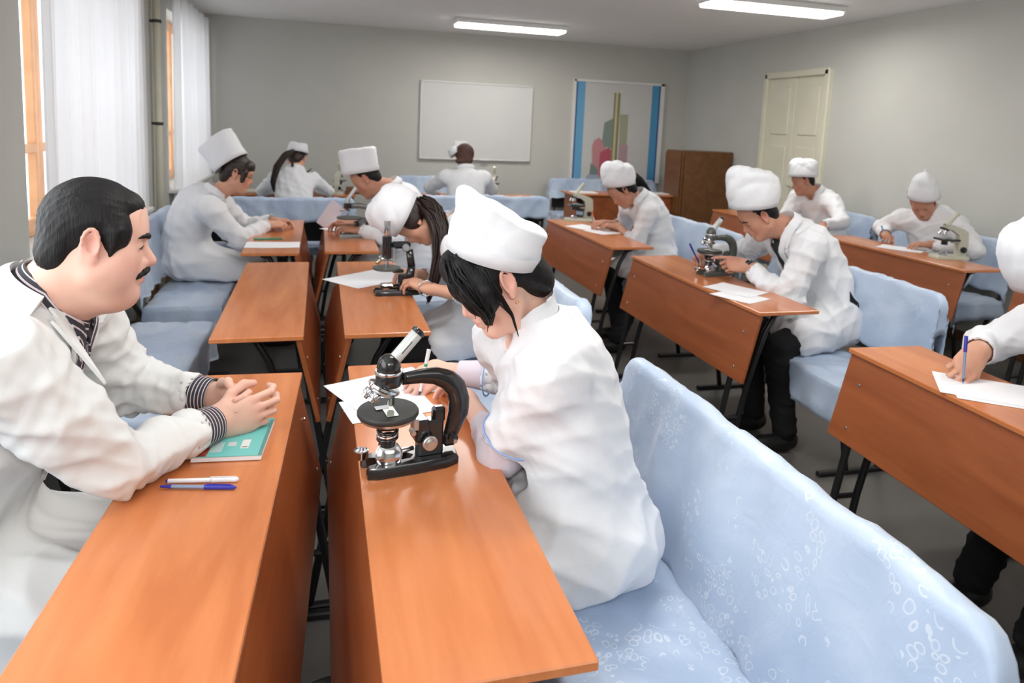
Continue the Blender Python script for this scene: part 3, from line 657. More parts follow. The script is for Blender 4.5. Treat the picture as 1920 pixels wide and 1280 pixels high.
wins = [(-.2, 2.55, .82, 2.4), (3.68, 5.56, .82, 2.4), (6.84, 8.62, .82, 2.4)]
mb = MB(); ys = [YF]+[q for w_ in wins for q in w_[:2]]+[YB]
for i in range(0, len(ys), 2): mb.box((XL-.15, (ys[i]+ys[i+1])/2, ZC/2), (.3, ys[i+1]-ys[i], ZC))
for y0, y1, z0, z1 in wins: mb.box((XL-.15, (y0+y1)/2, z0/2), (.3, y1-y0, z0)); mb.box((XL-.15, (y0+y1)/2, (z1+ZC)/2), (.3, y1-y0, ZC-z1))
struct(mb.obj('wall_left', WALL))
GL, n_, L_, b_ = newmat('window_glass'); b_.inputs['Base Color'].default_value = (1, 1, 1, 1); b_.inputs['Roughness'].default_value = .02; b_.inputs['Transmission Weight'].default_value = 1; b_.inputs['IOR'].default_value = 1.05
for k, (y0, y1, z0, z1) in enumerate(wins):
    root = bpy.data.objects.new('window_%d' % (k+1), None); COL.objects.link(root); root.location = (XL-.24, (y0+y1)/2, z0); root.matrix_world = Matrix.Translation(root.location); root['kind'] = 'structure'
    x = XL-.22; nb = 3
    fr = MB(); fr.box((x, y0+.03, (z0+z1)/2), (.07, .06, z1-z0), bev=.006); fr.box((x, y1-.03, (z0+z1)/2), (.07, .06, z1-z0), bev=.006)
    fr.box((x, (y0+y1)/2, z0+.03), (.07, y1-y0, .06), bev=.006); fr.box((x, (y0+y1)/2, z1-.03), (.07, y1-y0, .06), bev=.006); fr.obj('window_frame', W_FRAME, root)
    for i in range(nb):
        yo = y0+.03+.14*(k == 1); a = yo+(y1-.05-yo)*i/nb; c = yo+(y1-.05-yo)*(i+1)/nb
        s_ = MB(); s_.box((x+.01, a+.025, (z0+z1)/2), (.05, .05, z1-z0-.1), bev=.005); s_.box((x+.01, c-.025, (z0+z1)/2), (.05, .05, z1-z0-.1), bev=.005)
        for zz in (z0+.07, 1.29, z1-.07): s_.box((x+.01, (a+c)/2, zz), (.048, c-a, .05), bev=.005)
        so = s_.obj('sash', W_FRAME, root)
        MB().box((x, (a+c)/2, (z0+z1)/2), (.006, c-a-.02, z1-z0-.12)).obj('pane', GL, so)
    MB().box((XL-.04, (y0+y1)/2, z0-.02), (.34, y1-y0+.1, .035), bev=.008).obj('window_sill', WHITEP, root)
for nm, a, b in (('baseboard_back', (XL, YB-.015, 0), (XR, YB, .08)), ('baseboard_right', (XR-.015, YF, 0), (XR, DY0-.06, .08)), ('baseboard_left', (XL, YF, 0), (XL+.015, YB, .08))): sbox(nm, a, b, W_CAB, bev=.004)
# cream double door in the right wall
dr = bpy.data.objects.new('door_1', None); COL.objects.link(dr); dr.location = (XR, (DY0+DY1)/2, 0); dr.matrix_world = Matrix.Translation(dr.location); dr['kind'] = 'structure'
m_ = MB(); m_.box((XR-.005, DY0+.02, DZ/2), (.09, .07, DZ), bev=.008); m_.box((XR-.005, DY1-.02, DZ/2), (.09, .07, DZ), bev=.008); m_.box((XR-.005, (DY0+DY1)/2, DZ-.02), (.09, DY1-DY0, .07), bev=.008); m_.obj('door_frame', CREAMP, dr)
for k in (0, 1):
    a = DY0+.055+k*.465; lf = MB().box((XR+.01, a+.228, DZ/2-.02), (.04, .452, DZ-.07), bev=.004).obj('door_leaf', CREAMP, dr)
    for z0, z1 in ((.15, .72), (.84, 1.42), (1.54, 2.05)): MB().box((XR-.014, a+.228, (z0+z1)/2), (.016, .30, z1-z0), bev=.012).obj('door_panel', CREAMP, lf)
    if k == 0: MB().tube([(XR-.02, a+.41, 1.0), (XR-.06, a+.41, 1.0), (XR-.065, a+.36, 1.0), (XR-.06, a+.31, 1.0)], .008, 8).obj('door_handle', CHROME, lf, True)
# curtains
m, n, L, b = newmat('sheer_white_curtain'); b.inputs['Base Color'].default_value = (.9, .91, .93, 1); b.inputs['Roughness'].default_value = .8
tr = n.new('ShaderNodeBsdfTranslucent'); tr.inputs[0].default_value = (.9, .92, .95, 1); tp = n.new('ShaderNodeBsdfTransparent'); mx = n.new('ShaderNodeMixShader'); mx.inputs[0].default_value = .3; mx2 = n.new('ShaderNodeMixShader'); mx2.inputs[0].default_value = .03
L.new(b.outputs[0], mx.inputs[1]); L.new(tr.outputs[0], mx.inputs[2]); L.new(mx.outputs[0], mx2.inputs[1]); L.new(tp.outputs[0], mx2.inputs[2]); L.new(mx2.outputs[0], n['Material Output'].inputs[0]); CURT = m
def curtain(y0, y1, seed, label):
    rs = np.random.RandomState(seed); a, c = 14, int((y1-y0)/.012); V = []
    ph = rs.rand(6)*6
    for i in range(a):
        z = .12+(ZC-.2)*i/(a-1)
        for j in range(c):
            y = y0+(y1-y0)*j/(c-1); w_ = .022*math.sin(y*52+ph[0]+.5*math.sin(z*1.3))+.014*math.sin(y*33+ph[1])+.01*math.sin(y*91+ph[2]+z*.6)
            V.append((XL+.075+w_*(1.1-.3*i/a), y, z))
    F = np.array([(i*c+j, i*c+j+1, (i+1)*c+j+1, (i+1)*c+j) for i in range(a-1) for j in range(c-1)])
    o = mesh_obj('curtain', V, F, CURT, loc=(XL+.07, (y0+y1)/2, .12)); tag(o, label, 'curtain'); return o
curtain(3.69, 5.62, 3, 'white sheer curtain over the near window beside the grey pillar')
curtain(6.80, 6.96, 5, 'narrow gathered white curtain just past the wall pipe')
curtain(7.12, 8.72, 7, 'white sheer curtain over the far window in the back corner')
o = MB().tube([(XL+.03, 2.7, ZC-.1), (XL+.03, 8.78, ZC-.1)], .012, 10).obj('curtain_rail', WHITEP); tag(o, 'white curtain rail along the top of the window wall', 'rail')
PIPE = thing('heating_pipe', 'cream vertical heating pipe on the grey pillar between windows', 'pipe', (XL+.05, 6.2, 0))
MB().tube([(XL+.05, 6.2, .001), (XL+.05, 6.2, ZC-.01)], .028, 14).obj('pipe', CREAMP, PIPE, True)
for z in (.6, 1.4, 2.2): MB().lathe([(.034, 0), (.036, .004), (.036, .02), (.034, .024)], (XL+.05, 6.2, z)).obj('pipe_clamp', mat('dark_clamp', (.05, .045, .04), .5), PIPE); MB().box((XL+.012, 6.2, z+.012), (.026, .02, .02)).obj('bracket', MC['dark_clamp'], PIPE)
# ceiling lamps
for x, y in ((1.0, 2.0), (1.0, 5.2), (3.6, 2.0), (3.6, 5.2), (2.0, 7.6)):
    t = thing('ceiling_lamp', {(1.0, 2.0): 'white tube lamp on the ceiling above the front microscope desk', (1.0, 5.2): 'lit white tube lamp in view above the whiteboard', (3.6, 2.0): 'white tube lamp on the ceiling above the right edge', (3.6, 5.2): 'lit white tube lamp in view above the cream door', (2.0, 7.6): 'tube lamp on the ceiling nearest the whiteboard wall'}[(x, y)], 'lamp', (x, y, ZC), 'ceiling tube lamps')
    MB().box((x, y, ZC-.025), (1.25, .30, .05), bev=.01).obj('lamp_body', WHITEP, t)
    me_, n2, l2, b2 = newmat('lamp_diffuser') if 'lamp_diffuser' not in MC else (MC['lamp_diffuser'], None, None, None)
    if n2: b2.inputs['Emission Color'].default_value = (1, .98, .95, 1); b2.inputs['Emission Strength'].default_value = 7; MC['lamp_diffuser'] = me_
    MB().box((x, y, ZC-.062), (1.2, .26, .025), bev=.008).obj('diffuser', me_, t)
# whiteboard
WB = thing('whiteboard', 'large whiteboard on the grey back wall above the seated students', 'board', (1.92, YB, 1.05))
x0, x1, z0, z1 = 1.194, 2.642, 1.048, 2.02
MB().box(((x0+x1)/2, YB-.022, (z0+z1)/2), (x1-x0-.02, .012, z1-z0-.02)).obj('writing_surface', mat('gloss_white_board', (.70, .70, .69), .18, var=.02, vs=3), WB)
fr = MB(); ALU = mat('white_aluminium', (.74, .74, .73), .35, .2)
fr.box((x0+.008, YB-.02, (z0+z1)/2), (.02, .035, z1-z0), bev=.004).box((x1-.008, YB-.02, (z0+z1)/2), (.02, .035, z1-z0), bev=.004).box(((x0+x1)/2, YB-.02, z0+.008), (x1-x0, .035, .02), bev=.004).box(((x0+x1)/2, YB-.02, z1-.008), (x1-x0, .035, .02), bev=.004)
fr.obj('board_frame', ALU, WB); MB().box((2.03, YB-.045, z0+.006), (.10, .03, .02), bev=.004).obj('board_clip', ALU, WB)
MB().box((1.72, YB-.033, 1.20), (.16, .012, .17), bev=.003).obj('taped_note', PAPER, WB)
# anatomy poster (flat print in a white frame)
PO = thing('poster', 'tall framed poster with blue side bands and pink column drawing', 'poster', (3.86, YB, .8))
x0, x1, z0, z1 = 3.205, 4.507, .80, 2.15
MB().box(((x0+x1)/2, YB-.012, (z0+z1)/2), (x1-x0, .02, z1-z0)).obj('poster_sheet', mat('poster_paper', (.66, .66, .64), .5, var=.02), PO)
fr = MB(); fr.box((x0+.012, YB-.02, (z0+z1)/2), (.03, .04, z1-z0)).box((x1-.025, YB-.02, (z0+z1)/2), (.055, .04, z1-z0)).box(((x0+x1)/2, YB-.02, z1-.012), (x1-x0, .04, .03)); fr.obj('poster_frame', WHITEP, PO)
def pprint_(name, poly, col, k=0):
    MB().prism([(a, -c) for a, c in poly], .0008, (0, YB-.0225-.0009*k, 0), np.array([[1, 0, 0], [0, 0, -1.0], [0, -1, 0]])).obj(name, mat('print_'+name+str(len(MC)), col, .5), PO)
R_ = lambda a, b, c, d: [(a, c), (b, c), (b, d), (a, d)]
pprint_('blue_band', R_(3.235, 3.365, .80, 2.13), (.15, .42, .68)); pprint_('blue_band', R_(4.33, 4.455, .80, 2.13), (.08, .33, .58))
pprint_('dark_blue_edge', R_(3.235, 3.258, .80, 2.13), (.03, .09, .33), 1); pprint_('dark_blue_edge', R_(4.435, 4.455, .80, 2.13), (.03, .05, .22), 1)
pprint_('pink_figure', [(3.52, .99), (3.50, 1.28), (3.53, 1.36), (3.60, 1.40), (3.70, 1.30), (3.74, .86), (3.62, .86)], (.60, .28, .30))
pprint_('red_figure', [(3.62, .90), (3.62, 1.20), (3.74, 1.27), (3.78, 1.24), (3.78, .86), (3.66, .86)], (.52, .10, .15), 1)
pprint_('grey_figure', [(3.48, .86), (3.50, 1.06), (3.60, .98), (3.60, .82), (3.50, .82)], (.20, .26, .25), 1)
pprint_('teal_figure', [(3.64, 1.36), (3.66, 1.60), (3.78, 1.66), (3.78, 1.26), (3.68, 1.28)], (.24, .32, .28), 2)
pprint_('olive_column', R_(3.78, 3.87, .82, 2.0), (.30, .28, .10), 2); pprint_('pale_column', R_(3.805, 3.835, .82, 2.0), (.62, .58, .46), 3)
pprint_('pink_column', [(3.89, .84), (3.89, 1.34), (3.96, 1.38), (4.02, 1.30), (4.02, .84)], (.50, .34, .36)); pprint_('olive_shape', [(3.89, 1.32), (3.88, 1.72), (4.0, 1.72), (4.0, 1.30)], (.42, .42, .30), 1)
pprint_('pale_blue_base', [(3.40, .80), (3.46, .90), (3.62, .90), (3.62, .80)], (.38, .48, .58), 2)
# dark wood cabinet against the right wall
CB = thing('cabinet', 'dark brown wooden cabinet standing against the right wall by the corner', 'cabinet', (4.5, 7.7, 0))
MB().box((4.50, 7.72, .66), (.68, .40, 1.28), bev=.006).obj('cabinet_body', W_CAB, CB); MB().box((4.50, 7.505, .66), (.62, .016, 1.20), bev=.004).obj('back_panel', W_CAB, CB); MB().box((4.148, 7.72, .72), (.016, .38, 1.12), bev=.004).obj('door', W_CAB, CB)

# ================================================================== DESKS
DW, DL = .314, 1.32
def desk(O, U, V, label, group=None, length=DL, legs=True, ph=.42):
    O = np.asarray(O, float); U = nrm(A(*U, 0)); V = nrm(A(*V, 0)); z = A(0, 0, 1); Lr = length; wd = DW
    R = np.array([U, V, z]).T; W_ = lambda u, v, h: A(O[0], O[1], 0)+U*u+V*v+z*h
    t = thing('desk', label, 'desk', tuple(W_(wd/2, Lr/2, 0)), group)
    def part(mb, name, m, auto=False):
        """parts keep their own frame so that the grain follows the board"""
        o = mb.obj(name, m, None, auto, None, auto); o.parent = t; o.rotation_euler = (0, 0, math.atan2(-U[1]*0+V[1]*0+R[1, 0], R[0, 0])); o.location = A(*W_(0, 0, 0))-np.array(t.location); return o
    mir = 1 if np.cross(U, V)[2] > 0 else -1     # parts are drawn in a right-handed local frame
    Y = lambda v: v*mir
    part(MB().box((wd/2, Y(Lr/2), .741), (wd, Lr, .018), bev=.0025), 'tabletop', W_TOP)
    a = A(.010, 0, .731); b = A(-.062, 0, ph); d_ = nrm(b-a); q = np.cross(d_, A(0, 1, 0)); Rp = np.array([q, A(0, 1, 0), -d_]).T
    part(MB().box(((a+b)/2+A(.008, Y(Lr/2), 0)), (.016, Lr-.012, np.linalg.norm(b-a)), Rp, .002), 'modesty_panel', W_PANEL_SHADED)
    for v in (.12, Lr-.10):
        k = Y(v)
        part(MB().tube([(.03, k, .722), (wd-.03, k, .722)], .012, 10, flat=.7), 'top_rail', BLKMETAL, True)
        part(MB().tube([(.024, k, .715), (.006, k, .64), (-.036, k, .44), (-.075, k, .22), (-.112, k, .02)], .0135, 10), 'leg', BLKMETAL, True)
        part(MB().tube([(.215, k, .715), (.17, k, .70), (.125, k, .62), (.07, k, .44), (.02, k, .22), (-.01, k, .02)], .0135, 10), 'leg', BLKMETAL, True)
        part(MB().tube([(-.073, k, .215), (.018, k, .215)], .010, 8), 'crossbar', BLKMETAL, True)
        part(MB().box((.0, k, .012), (.30, .030, .022), bev=.005), 'foot_runner', BLKMETAL)
    for v in (.09, Lr-.09):
        for f_ in (.3, .82):
            p = a+(b-a)*f_+A(-.001, Y(v), 0)-q*(.001); part(MB().lathe([(.006, 0), (.005, .002)], p, -q if q[0] > 0 else q, 10), 'screw', SILVER)
    return t
a1 = rad(-2.6)
def UVa(a, s_=1): return (s_*math.cos(a), s_*math.sin(a)), (-math.sin(a), math.cos(a))
def FLdesk(fl, a, side, label):
    """fl: far-left corner of the top in room coordinates, a: small turn of the desk, side +1 sitter to the right"""
    u, v = UVa(a); fl = np.asarray(fl, float)
    O = fl-DL*np.array(v) if side > 0 else fl+DW*np.array(u)-DL*np.array(v)
    return desk(O, u if side > 0 else (-u[0], -u[1]), v, label)
FLdesk((-.361, 2.167), rad(-2.9), -1, 'front desk under the clasped hands of the bare-headed man')
FLdesk((-.366, 3.84), 0, -1, 'empty orange-brown desk with nothing on it, left row')
FLdesk((-.425, 5.42), 0, -1, 'left-row desk where the woman in the tall tilted cap sits')
FLdesk((.090, 2.186), 0, 1, 'front desk carrying the large black microscope, second row from the left')
FLdesk((.091, 3.837), 0, 1, 'desk with the upright black microscope, behind the front microscope desk')
FLdesk((.030, 5.456), 0, 1, 'farthest second-row desk, under the grey microscope')
FLdesk((1.842, 5.533), rad(.6), 1, 'third-row desk under the cream microscope and the writing girl')
FLdesk((1.872, 3.933), rad(.4), 1, 'third-row desk of the man holding the grey microscope')
FLdesk((1.926, 2.12), rad(-3.5), 1, 'nearest right desk with a broad slanted front panel and one hand writing on it')
FLdesk((3.864, 4.688), 0, 1, 'far right desk with the cream microscope near its end')
FLdesk((3.89, 6.34), 0, 1, 'desk by the right wall in front of the cream door')
FLdesk((3.88, 3.06), 0, 1, 'right-wall desk partly hidden at the right edge, nearer than the cream microscope')
desk((-.97, 7.47), (0, -1), (1, 0), 'back-row desk of the girl with the ponytail')
desk((.97, 7.50), (0, -1), (1, 0), 'back-row desk below the whiteboard')
TD = thing('desk', 'long wooden desk facing the room below the poster, paper taped on its front', 'desk', (3.75, 7.85, 0))
MB().box((3.745, 7.86, .741), (1.80, .42, .020), bev=.003).obj('tabletop', W_TOP, TD)
MB().box((3.82, 7.70, .50), (1.62, .018, .46), bev=.002).obj('front_panel', W_PANEL_SHADED, TD)
for x in (2.90, 4.60): MB().box((x, 7.86, .365), (.02, .38, .73), bev=.002).obj('side_panel', W_PANEL_SHADED, TD)
o = MB().box((4.33, 7.687, .60), (.20, .004, .19)).obj('paper_sign', mat('cream_paper', (.66, .65, .52), .7)); tag(o, 'square cream paper taped to the front of the far desk', 'paper')
for x, a, lb in ((4.10, .05, 'flat white papers on the right end of the desk below the poster'), (3.05, -.05, 'white sheet on the left end of the desk below the poster')):
    o = MB().box((x, 7.84, .7555), (.75 if x > 4 else .3, .22, .009), rotz(a), .002).obj('paper', PAPER); tag(o, lb, 'paper')

# ================================================================== BENCHES with cloth covers
def drape(s0, s1, df, db, L, de, hs, ts, top, place, seed, wave=.012, th=.004, rc=.05, rr=.02):
    """cloth over a slab: s across (s0..s1), t along (0..L), hanging df/db in front/behind and de at the ends"""
    rs = np.random.RandomState(seed); ph = rs.rand(8)*6
    S = np.concatenate([np.linspace(s0-df, s0-.001, max(3, int(df/.018))), np.linspace(s0+.004, s1-.004, max(4, int((s1-s0)/.022))), np.linspace(s1+.001, s1+db, max(3, int(db/.022)))])
    T = np.concatenate([np.linspace(-de, -.001, max(3, int(de/.022))), np.linspace(.004, L-.004, int(L/.022)), np.linspace(L+.001, L+de, max(3, int(de/.022)))])
    V = []
    for s_ in S:
        for t in T:
            cs = min(max(s_, s0), s1); ct = min(max(t, 0), L); ds = abs(s_-cs); dt = abs(t-ct); dn = math.hypot(ds, dt) if ds and dt else ds+dt
            z = top-dn; ex = min(ct, L-ct)
            if rc and ex < rc: z -= rc-math.sqrt(rc*rc-(rc-ex)**2)
            es = min(cs-s0, s1-cs)
            if es < rr: z -= (rr-math.sqrt(max(0, rr*rr-(rr-es)**2)))*.5
            w_ = wave*min(1, dn/.12); o1 = w_*(math.sin(ct*23+ph[0])+.6*math.sin(ct*41+ph[1]))+dn*.05; o2 = w_*(math.sin(cs*31+ph[2])+.5*math.sin(z*9+ph[3]))+dn*.05
            ss = cs+(o1+.004 if s_ > s1 else -o1-.004 if s_ < s0 else 0); tt = ct+(o2+.004 if t > L else -o2-.004 if t < 0 else 0)
            if ds == 0 and dt == 0: z += .0035*math.sin(ct*14+cs*17+ph[4])*math.sin(cs*9+ph[5]+ct*3)
            hem = 0
            if dn > .6*max(df, db): hem = .006*math.sin(ct*37+ph[6])
            V.append(place(ss, tt, z+hem))
    a, b = len(S), len(T); V = np.array(V); F = np.array([(i*b+j, i*b+j+1, (i+1)*b+j+1, (i+1)*b+j) for i in range(a-1) for j in range(b-1)])
    if np.cross(V[b]-V[0], V[1]-V[0]) @ np.array([0, 0, 1]) > 0 or True:
        N = vnormals(V, F); k = len(V)
    mid = N[(a//2)*b+b//2]
    if mid[2] < 0: F = F[:, ::-1]; N = -N
    V = V+N*(folds(V, seed, .22, (1, .5, .3), .007)+folds(V, seed+1, .10, (.4, 1, .3), .003))[:, None]
    V2 = V-N*th; F = np.concatenate([F, F[:, ::-1]+k])
    bd = [j for j in range(b)]+[i*b+b-1 for i in range(1, a)]+[(a-1)*b+j for j in range(b-2, -1, -1)]+[i*b for i in range(a-2, 0, -1)]
    sk = np.array([(bd[i], bd[(i+1) % len(bd)], bd[(i+1) % len(bd)]+k, bd[i]+k) for i in range(len(bd))])
    return np.concatenate([V, V2]), np.concatenate([F, sk])
def bench(O, U, V, label, L=1.22, back_front=.36, back_rear=.25, seat_front=.17, lean=.06, seed=1, m=None, sw=.40, group=None, top=.858, ends=.13, seat_end=.13):
    """O: front corner of the seat, U: from the desk towards the backrest, V: along the bench"""
    m = m or BLUE; U = nrm(A(*U, 0)); V = nrm(A(*V, 0)); O = A(O[0], O[1], 0); z = A(0, 0, 1)
    t = thing('bench', label, 'bench', tuple(O+U*.2+V*L/2), group)
    pl = lambda s_, v, h: O+U*s_+V*v+z*h
    Vt, F = drape(0, sw, seat_front, .02, L, seat_end, 0, 0, .447, pl, seed, .010, rc=0); mesh_obj('seat_cover', Vt, F, m, t)
    pb = lambda s_, v, h: O+U*(s_+sw+.015+(h-.45)*lean/.4)+V*v+z*h
    Vt, F = drape(0, .045, back_front, back_rear, L, ends, 0, 0, top, pb, seed+2, .006, rc=.055, rr=.018); mesh_obj('back_cover', Vt, F, m, t)
    R = np.array([U, V, z]).T
    MB().box(pl(sw/2, L/2, .425), (sw-.03, L-.03, .022), R, .004).obj('seat_board', W_CAB, t)
    th = math.atan2(lean, .4); Rb = np.array([U*math.cos(th)-z*math.sin(th), V, z*math.cos(th)+U*math.sin(th)]).T
    MB().box(pb(.0225, L/2, .66), (.018, L-.07, .36), Rb, .004).obj('back_board', BLACK, t)
    for v in (.08, L-.08):
        MB().tube([pl(.06, v, .41), pl(.09, v, .2), pl(.12, v, .02)], .014, 10).obj('leg', BLKMETAL, t, True)
        MB().tube([pl(.30, v, .02), pl(.36, v, .25), pb(.052, v, .45), pb(.055, v, .62)], .014, 10).obj('leg', BLKMETAL, t, True)
        MB().box(pl(.19, v, .012), (.44, .03, .022), R, .005).obj('foot_runner', BLKMETAL, t)
    return t
bench((.475, .66), (1, 0), (0, 1), 'nearest bench under a pale blue lace-patterned satin cover, woman sitting on it', L=1.22, back_front=.42, back_rear=.34, seed=4, m=BLUELACE, lean=.035, sw=.38)
bench((.50, 2.45), (1, 0), (0, 1), 'blue bench of the long-haired woman leaning to the upright microscope', seed=6)
bench((.45, 4.12), (1, 0), (0, 1), 'blue bench of the man at the farthest second-row desk', seed=8)
bench((2.22, 2.44), (1, 0), (0, 1), 'blue satin bench behind the man with the grey microscope', seed=10, back_front=.33)
bench((2.26, 4.08), (1, 0), (0, 1), 'blue bench of the long-haired girl writing beside the cream microscope', seed=12, back_front=.36, L=1.3)
bench((2.34, .72), (1, 0), (0, 1), 'blue bench at the right edge under the man writing nearest', seed=14)
bench((4.24, 3.72), (1, 0), (0, 1), 'blue bench along the right wall behind the cream microscope', seed=16)
bench((4.24, 5.06), (1, 0), (0, 1), 'blue bench by the cream door behind the farthest right man', seed=18)
bench((4.24, 2.05), (1, 0), (0, 1), 'blue bench by the right wall, mostly hidden by the nearest writing man', seed=20)
bench((-.525, .80), (-1, 0), (0, 1), 'blue bench under the bare-headed man with the moustache', seed=22)
bench((-.53, 2.60), (-1, 0), (0, 1), 'empty blue bench beside the empty desk in the left row', seed=24, back_front=.20)
bench((-.53, 4.13), (-1, 0), (0, 1), 'blue bench of the woman in the tall tilted cap', seed=26, L=1.3)
bench((-.93, 6.50), (0, -1), (1, 0), 'blue-covered bench of the girl with the ponytail, backrest towards the room', seed=28, back_rear=.20, lean=.05, sw=.42, back_front=.25)
bench((.87, 6.80), (0, -1), (1, 0), 'blue-covered bench below the whiteboard, backrest towards the room', seed=30, back_rear=.20, lean=.05, sw=.40, L=1.24, back_front=.25)
bench((.90, 8.02), (0, 1), (1, 0), 'blue bench against the back wall below the whiteboard', seed=32, back_front=.24)
bench((2.86, 8.10), (0, 1), (1, 0), 'blue bench against the back wall below the poster', seed=34, L=1.5, back_front=.24)

# ================================================================== MICROSCOPES
def microscope(O, ax, label, style='arc', enamel=None, tube_m=None, s=1.0, tilt=0):
    """local x: towards the user (arm side), local y: left, z up"""
    enamel = enamel or BLACK; tube_m = tube_m or TUBEGREY; x = nrm(A(ax[0], ax[1], 0)); z = A(0, 0, 1); y = np.cross(z, x); R = np.array([x, y, z]).T
    O = A(O[0], O[1], .7505); P = lambda a, b, c: O+s*(x*a+y*b+z*c)
    t = thing('microscope', label, 'microscope', tuple(O))
    # horseshoe foot
    out = []
    for sx, sy in ((.165, .0), (.160, .030), (.13, .042), (.06, .046), (-.03, .044), (-.052, .036), (-.052, .022), (-.03, .016), (.05, .016), (.062, .0)): out.append((sx, sy))
    poly = out+[(a, -b) for a, b in out[::-1] if b > 0]
    if style == 'box': poly = [(.15, .055), (.155, .03), (.155, -.03), (.15, -.055), (-.07, -.055), (-.075, -.03), (-.075, .03), (-.07, .055)]
    lo = [(a*1.0*s, b*s) for a, b in poly]; hi = [((a-.05)*.95*s+.05*s, b*.90*s) for a, b in poly]; n = len(lo)
    V = [O+R@A(a, b, 0) for a, b in lo]+[O+R@A(a, b, .016*s) for a, b in lo]+[O+R@A(a, b, .024*s) for a, b in hi]
    F = [tuple(range(n))[::-1]]+[(i, (i+1) % n, (i+1) % n+n, i+n) for i in range(n)]+[(i+n, (i+1) % n+n, (i+1) % n+2*n, i+2*n) for i in range(n)]+[tuple(range(2*n, 3*n))]
    MB().add(V, F).obj('foot', enamel, t, auto=True)
    B = lambda nm, c, d, m, bev=.003: MB().box(P(*c), A(*d)*s, R, bev*s).obj(nm, m, t)
    if style == 'arc':
        B('pillar', (.098, 0, .062), (.060, .034, .085), enamel, .006); B('pillar_block', (.075, 0, .085), (.034, .046, .052), enamel, .005); B('rack', (.118, 0, .112), (.030, .022, .040), enamel, .006)
        B('hinge', (.147, 0, .050), (.036, .026, .034), enamel, .008)
        arm = [(.142, 0, .040), (.155, 0, .075), (.167, 0, .110), (.168, 0, .142), (.158, 0, .172), (.138, 0, .192), (.108, 0, .205), (.075, 0, .208), (.030, 0, .206)]
        pts = []
        for i in range(len(arm)-1):
            for q in (0, .34, .67): pts.append(A(*arm[i])*(1-q)+A(*arm[i+1])*q)
        pts.append(A(*arm[-1])); rr = list(np.interp(np.linspace(0, 1, len(pts)), [0, .25, .55, .8, 1], [.014, .025, .025, .019, .0135]))
        MB().tube([P(*p) for p in pts], [q*s for q in rr], 16, flat=.72, up=y if False else np.cross(y, z)).obj('arm', enamel, t, True)
        MB().lathe([(.001, 0), (.027, 0), (.029, .004), (.029, .026), (.027, .03), (.001, .03)], P(0, 0, .196), z).obj('head_collar', enamel, t, auto=True)
        MB().lathe([(.0295, 0), (.031, .002), (.031, .006), (.0295, .008)], P(0, 0, .223), z).obj('chrome_ring', CHROME, t, auto=True)
        MB().lathe([(.0265, 0), (.0268, .008), (.025, .018), (.021, .027), (.013, .034), (.0001, .037)], P(0, 0, .230), z).obj('dome', enamel, t, True)
        a, b = A(.006, 0, .246), A(.071, 0, .318); d_ = nrm(R@(b-a))
        MB().lathe([(.014, 0), (.0145, .002), (.0145, .082), (.0135, .084)], P(*a), d_, 24).obj('eyepiece_tube', tube_m, t, auto=True)
        MB().lathe([(.0148, 0), (.0158, .001), (.0158, .008), (.013, .011), (.009, .009), (.0001, .0088)], P(*a)+d_*.084*s, d_, 24).obj('eyepiece', BLACK, t, auto=True)
        MB().box(P(.036, -.0142, .282), (.0016*s, .0012*s, .034*s), np.array([np.cross(y, d_), y, d_]).T).obj('tube_slot', BLACK, t)
        na = nrm(R@A(-.45, 0, -1)); nc = P(-.008, 0, .196)
        MB().lathe([(.030, 0), (.036, .001), (.037, .006), (.034, .010)], nc, na, 28).obj('nosepiece', CHROME, t, auto=True)
        MB().lathe([(.024, .010), (.030, .011), (.030, .016), (.022, .020), (.001, .020)], nc, na, 28).obj('turret', SILVER, t, auto=True)
        MB().lathe([(.011, 0), (.0115, .004), (.0085, .006), (.0085, .032), (.006, .036), (.0001, .036)], P(.006, 0, .184), -z, 18).obj('objective', CHROME, t, auto=True)
        for q, yy in ((-.040, .0), (-.030, -.022)): MB().lathe([(.010, 0), (.0115, .003), (.0115, .012), (.008, .014), (.008, .021), (.0001, .021)], P(q, yy, .187+.004*(q < -.035)), nrm(R@A(-.75, 0, -.8)), 14).obj('objective', CHROME, t, auto=True)
        MB().lathe([(.001, 0), (.066, 0), (.068, .003), (.068, .009), (.066, .012), (.001, .012)], P(0, 0, .128), z, 40).obj('stage', mat('matt_black_stage', (.03, .032, .03), .5), t, auto=True)
        MB().lathe([(.001, 0), (.050, 0), (.062, .004), (.063, .011), (.001, .011)], P(0, 0, .117), z, 36).obj('stage_rim', SILVER, t, auto=True)
        B('slide', (.0, -.012, .1412), (.026, .062, .0014), mat('slide_glass', (.35, .37, .30), .1)); B('cover_slip', (-.012, .008, .1425), (.030, .018, .0012), PAPER, .0004)
        MB().lathe([(.001, 0), (.0275, 0), (.027, -.008), (.024, -.010), (.024, -.016), (.020, -.020)], P(0, 0, .117), z, 24).obj('condenser', BLACK, t, auto=True)
        for k in range(3): MB().tube([P(.0215*math.cos(q), .0215*math.sin(q), .092-.009*k+.002*math.sin(q+k)) for q in np.linspace(0, 6.283, 22)], .0036*s, 8, caps=False).obj('condenser_ring', BLACK if k != 1 else CHROME, t, True)
        MB().lathe([(.018, 0), (.020, -.010), (.0001, -.010)], P(0, 0, .068), z, 24).obj('iris', BLACK, t, auto=True)
        mn = nrm(R@A(-.12, -.9, .35)); mc = P(.0, -.014, .040)
        MB().lathe([(.001, -.006), (.027, -.006), (.030, -.003), (.030, .003), (.028, .0045), (.026, .004), (.018, .0085), (.009, .0112), (.001, .012)], mc, mn, 30).obj('mirror', CHROME, t, auto=True)
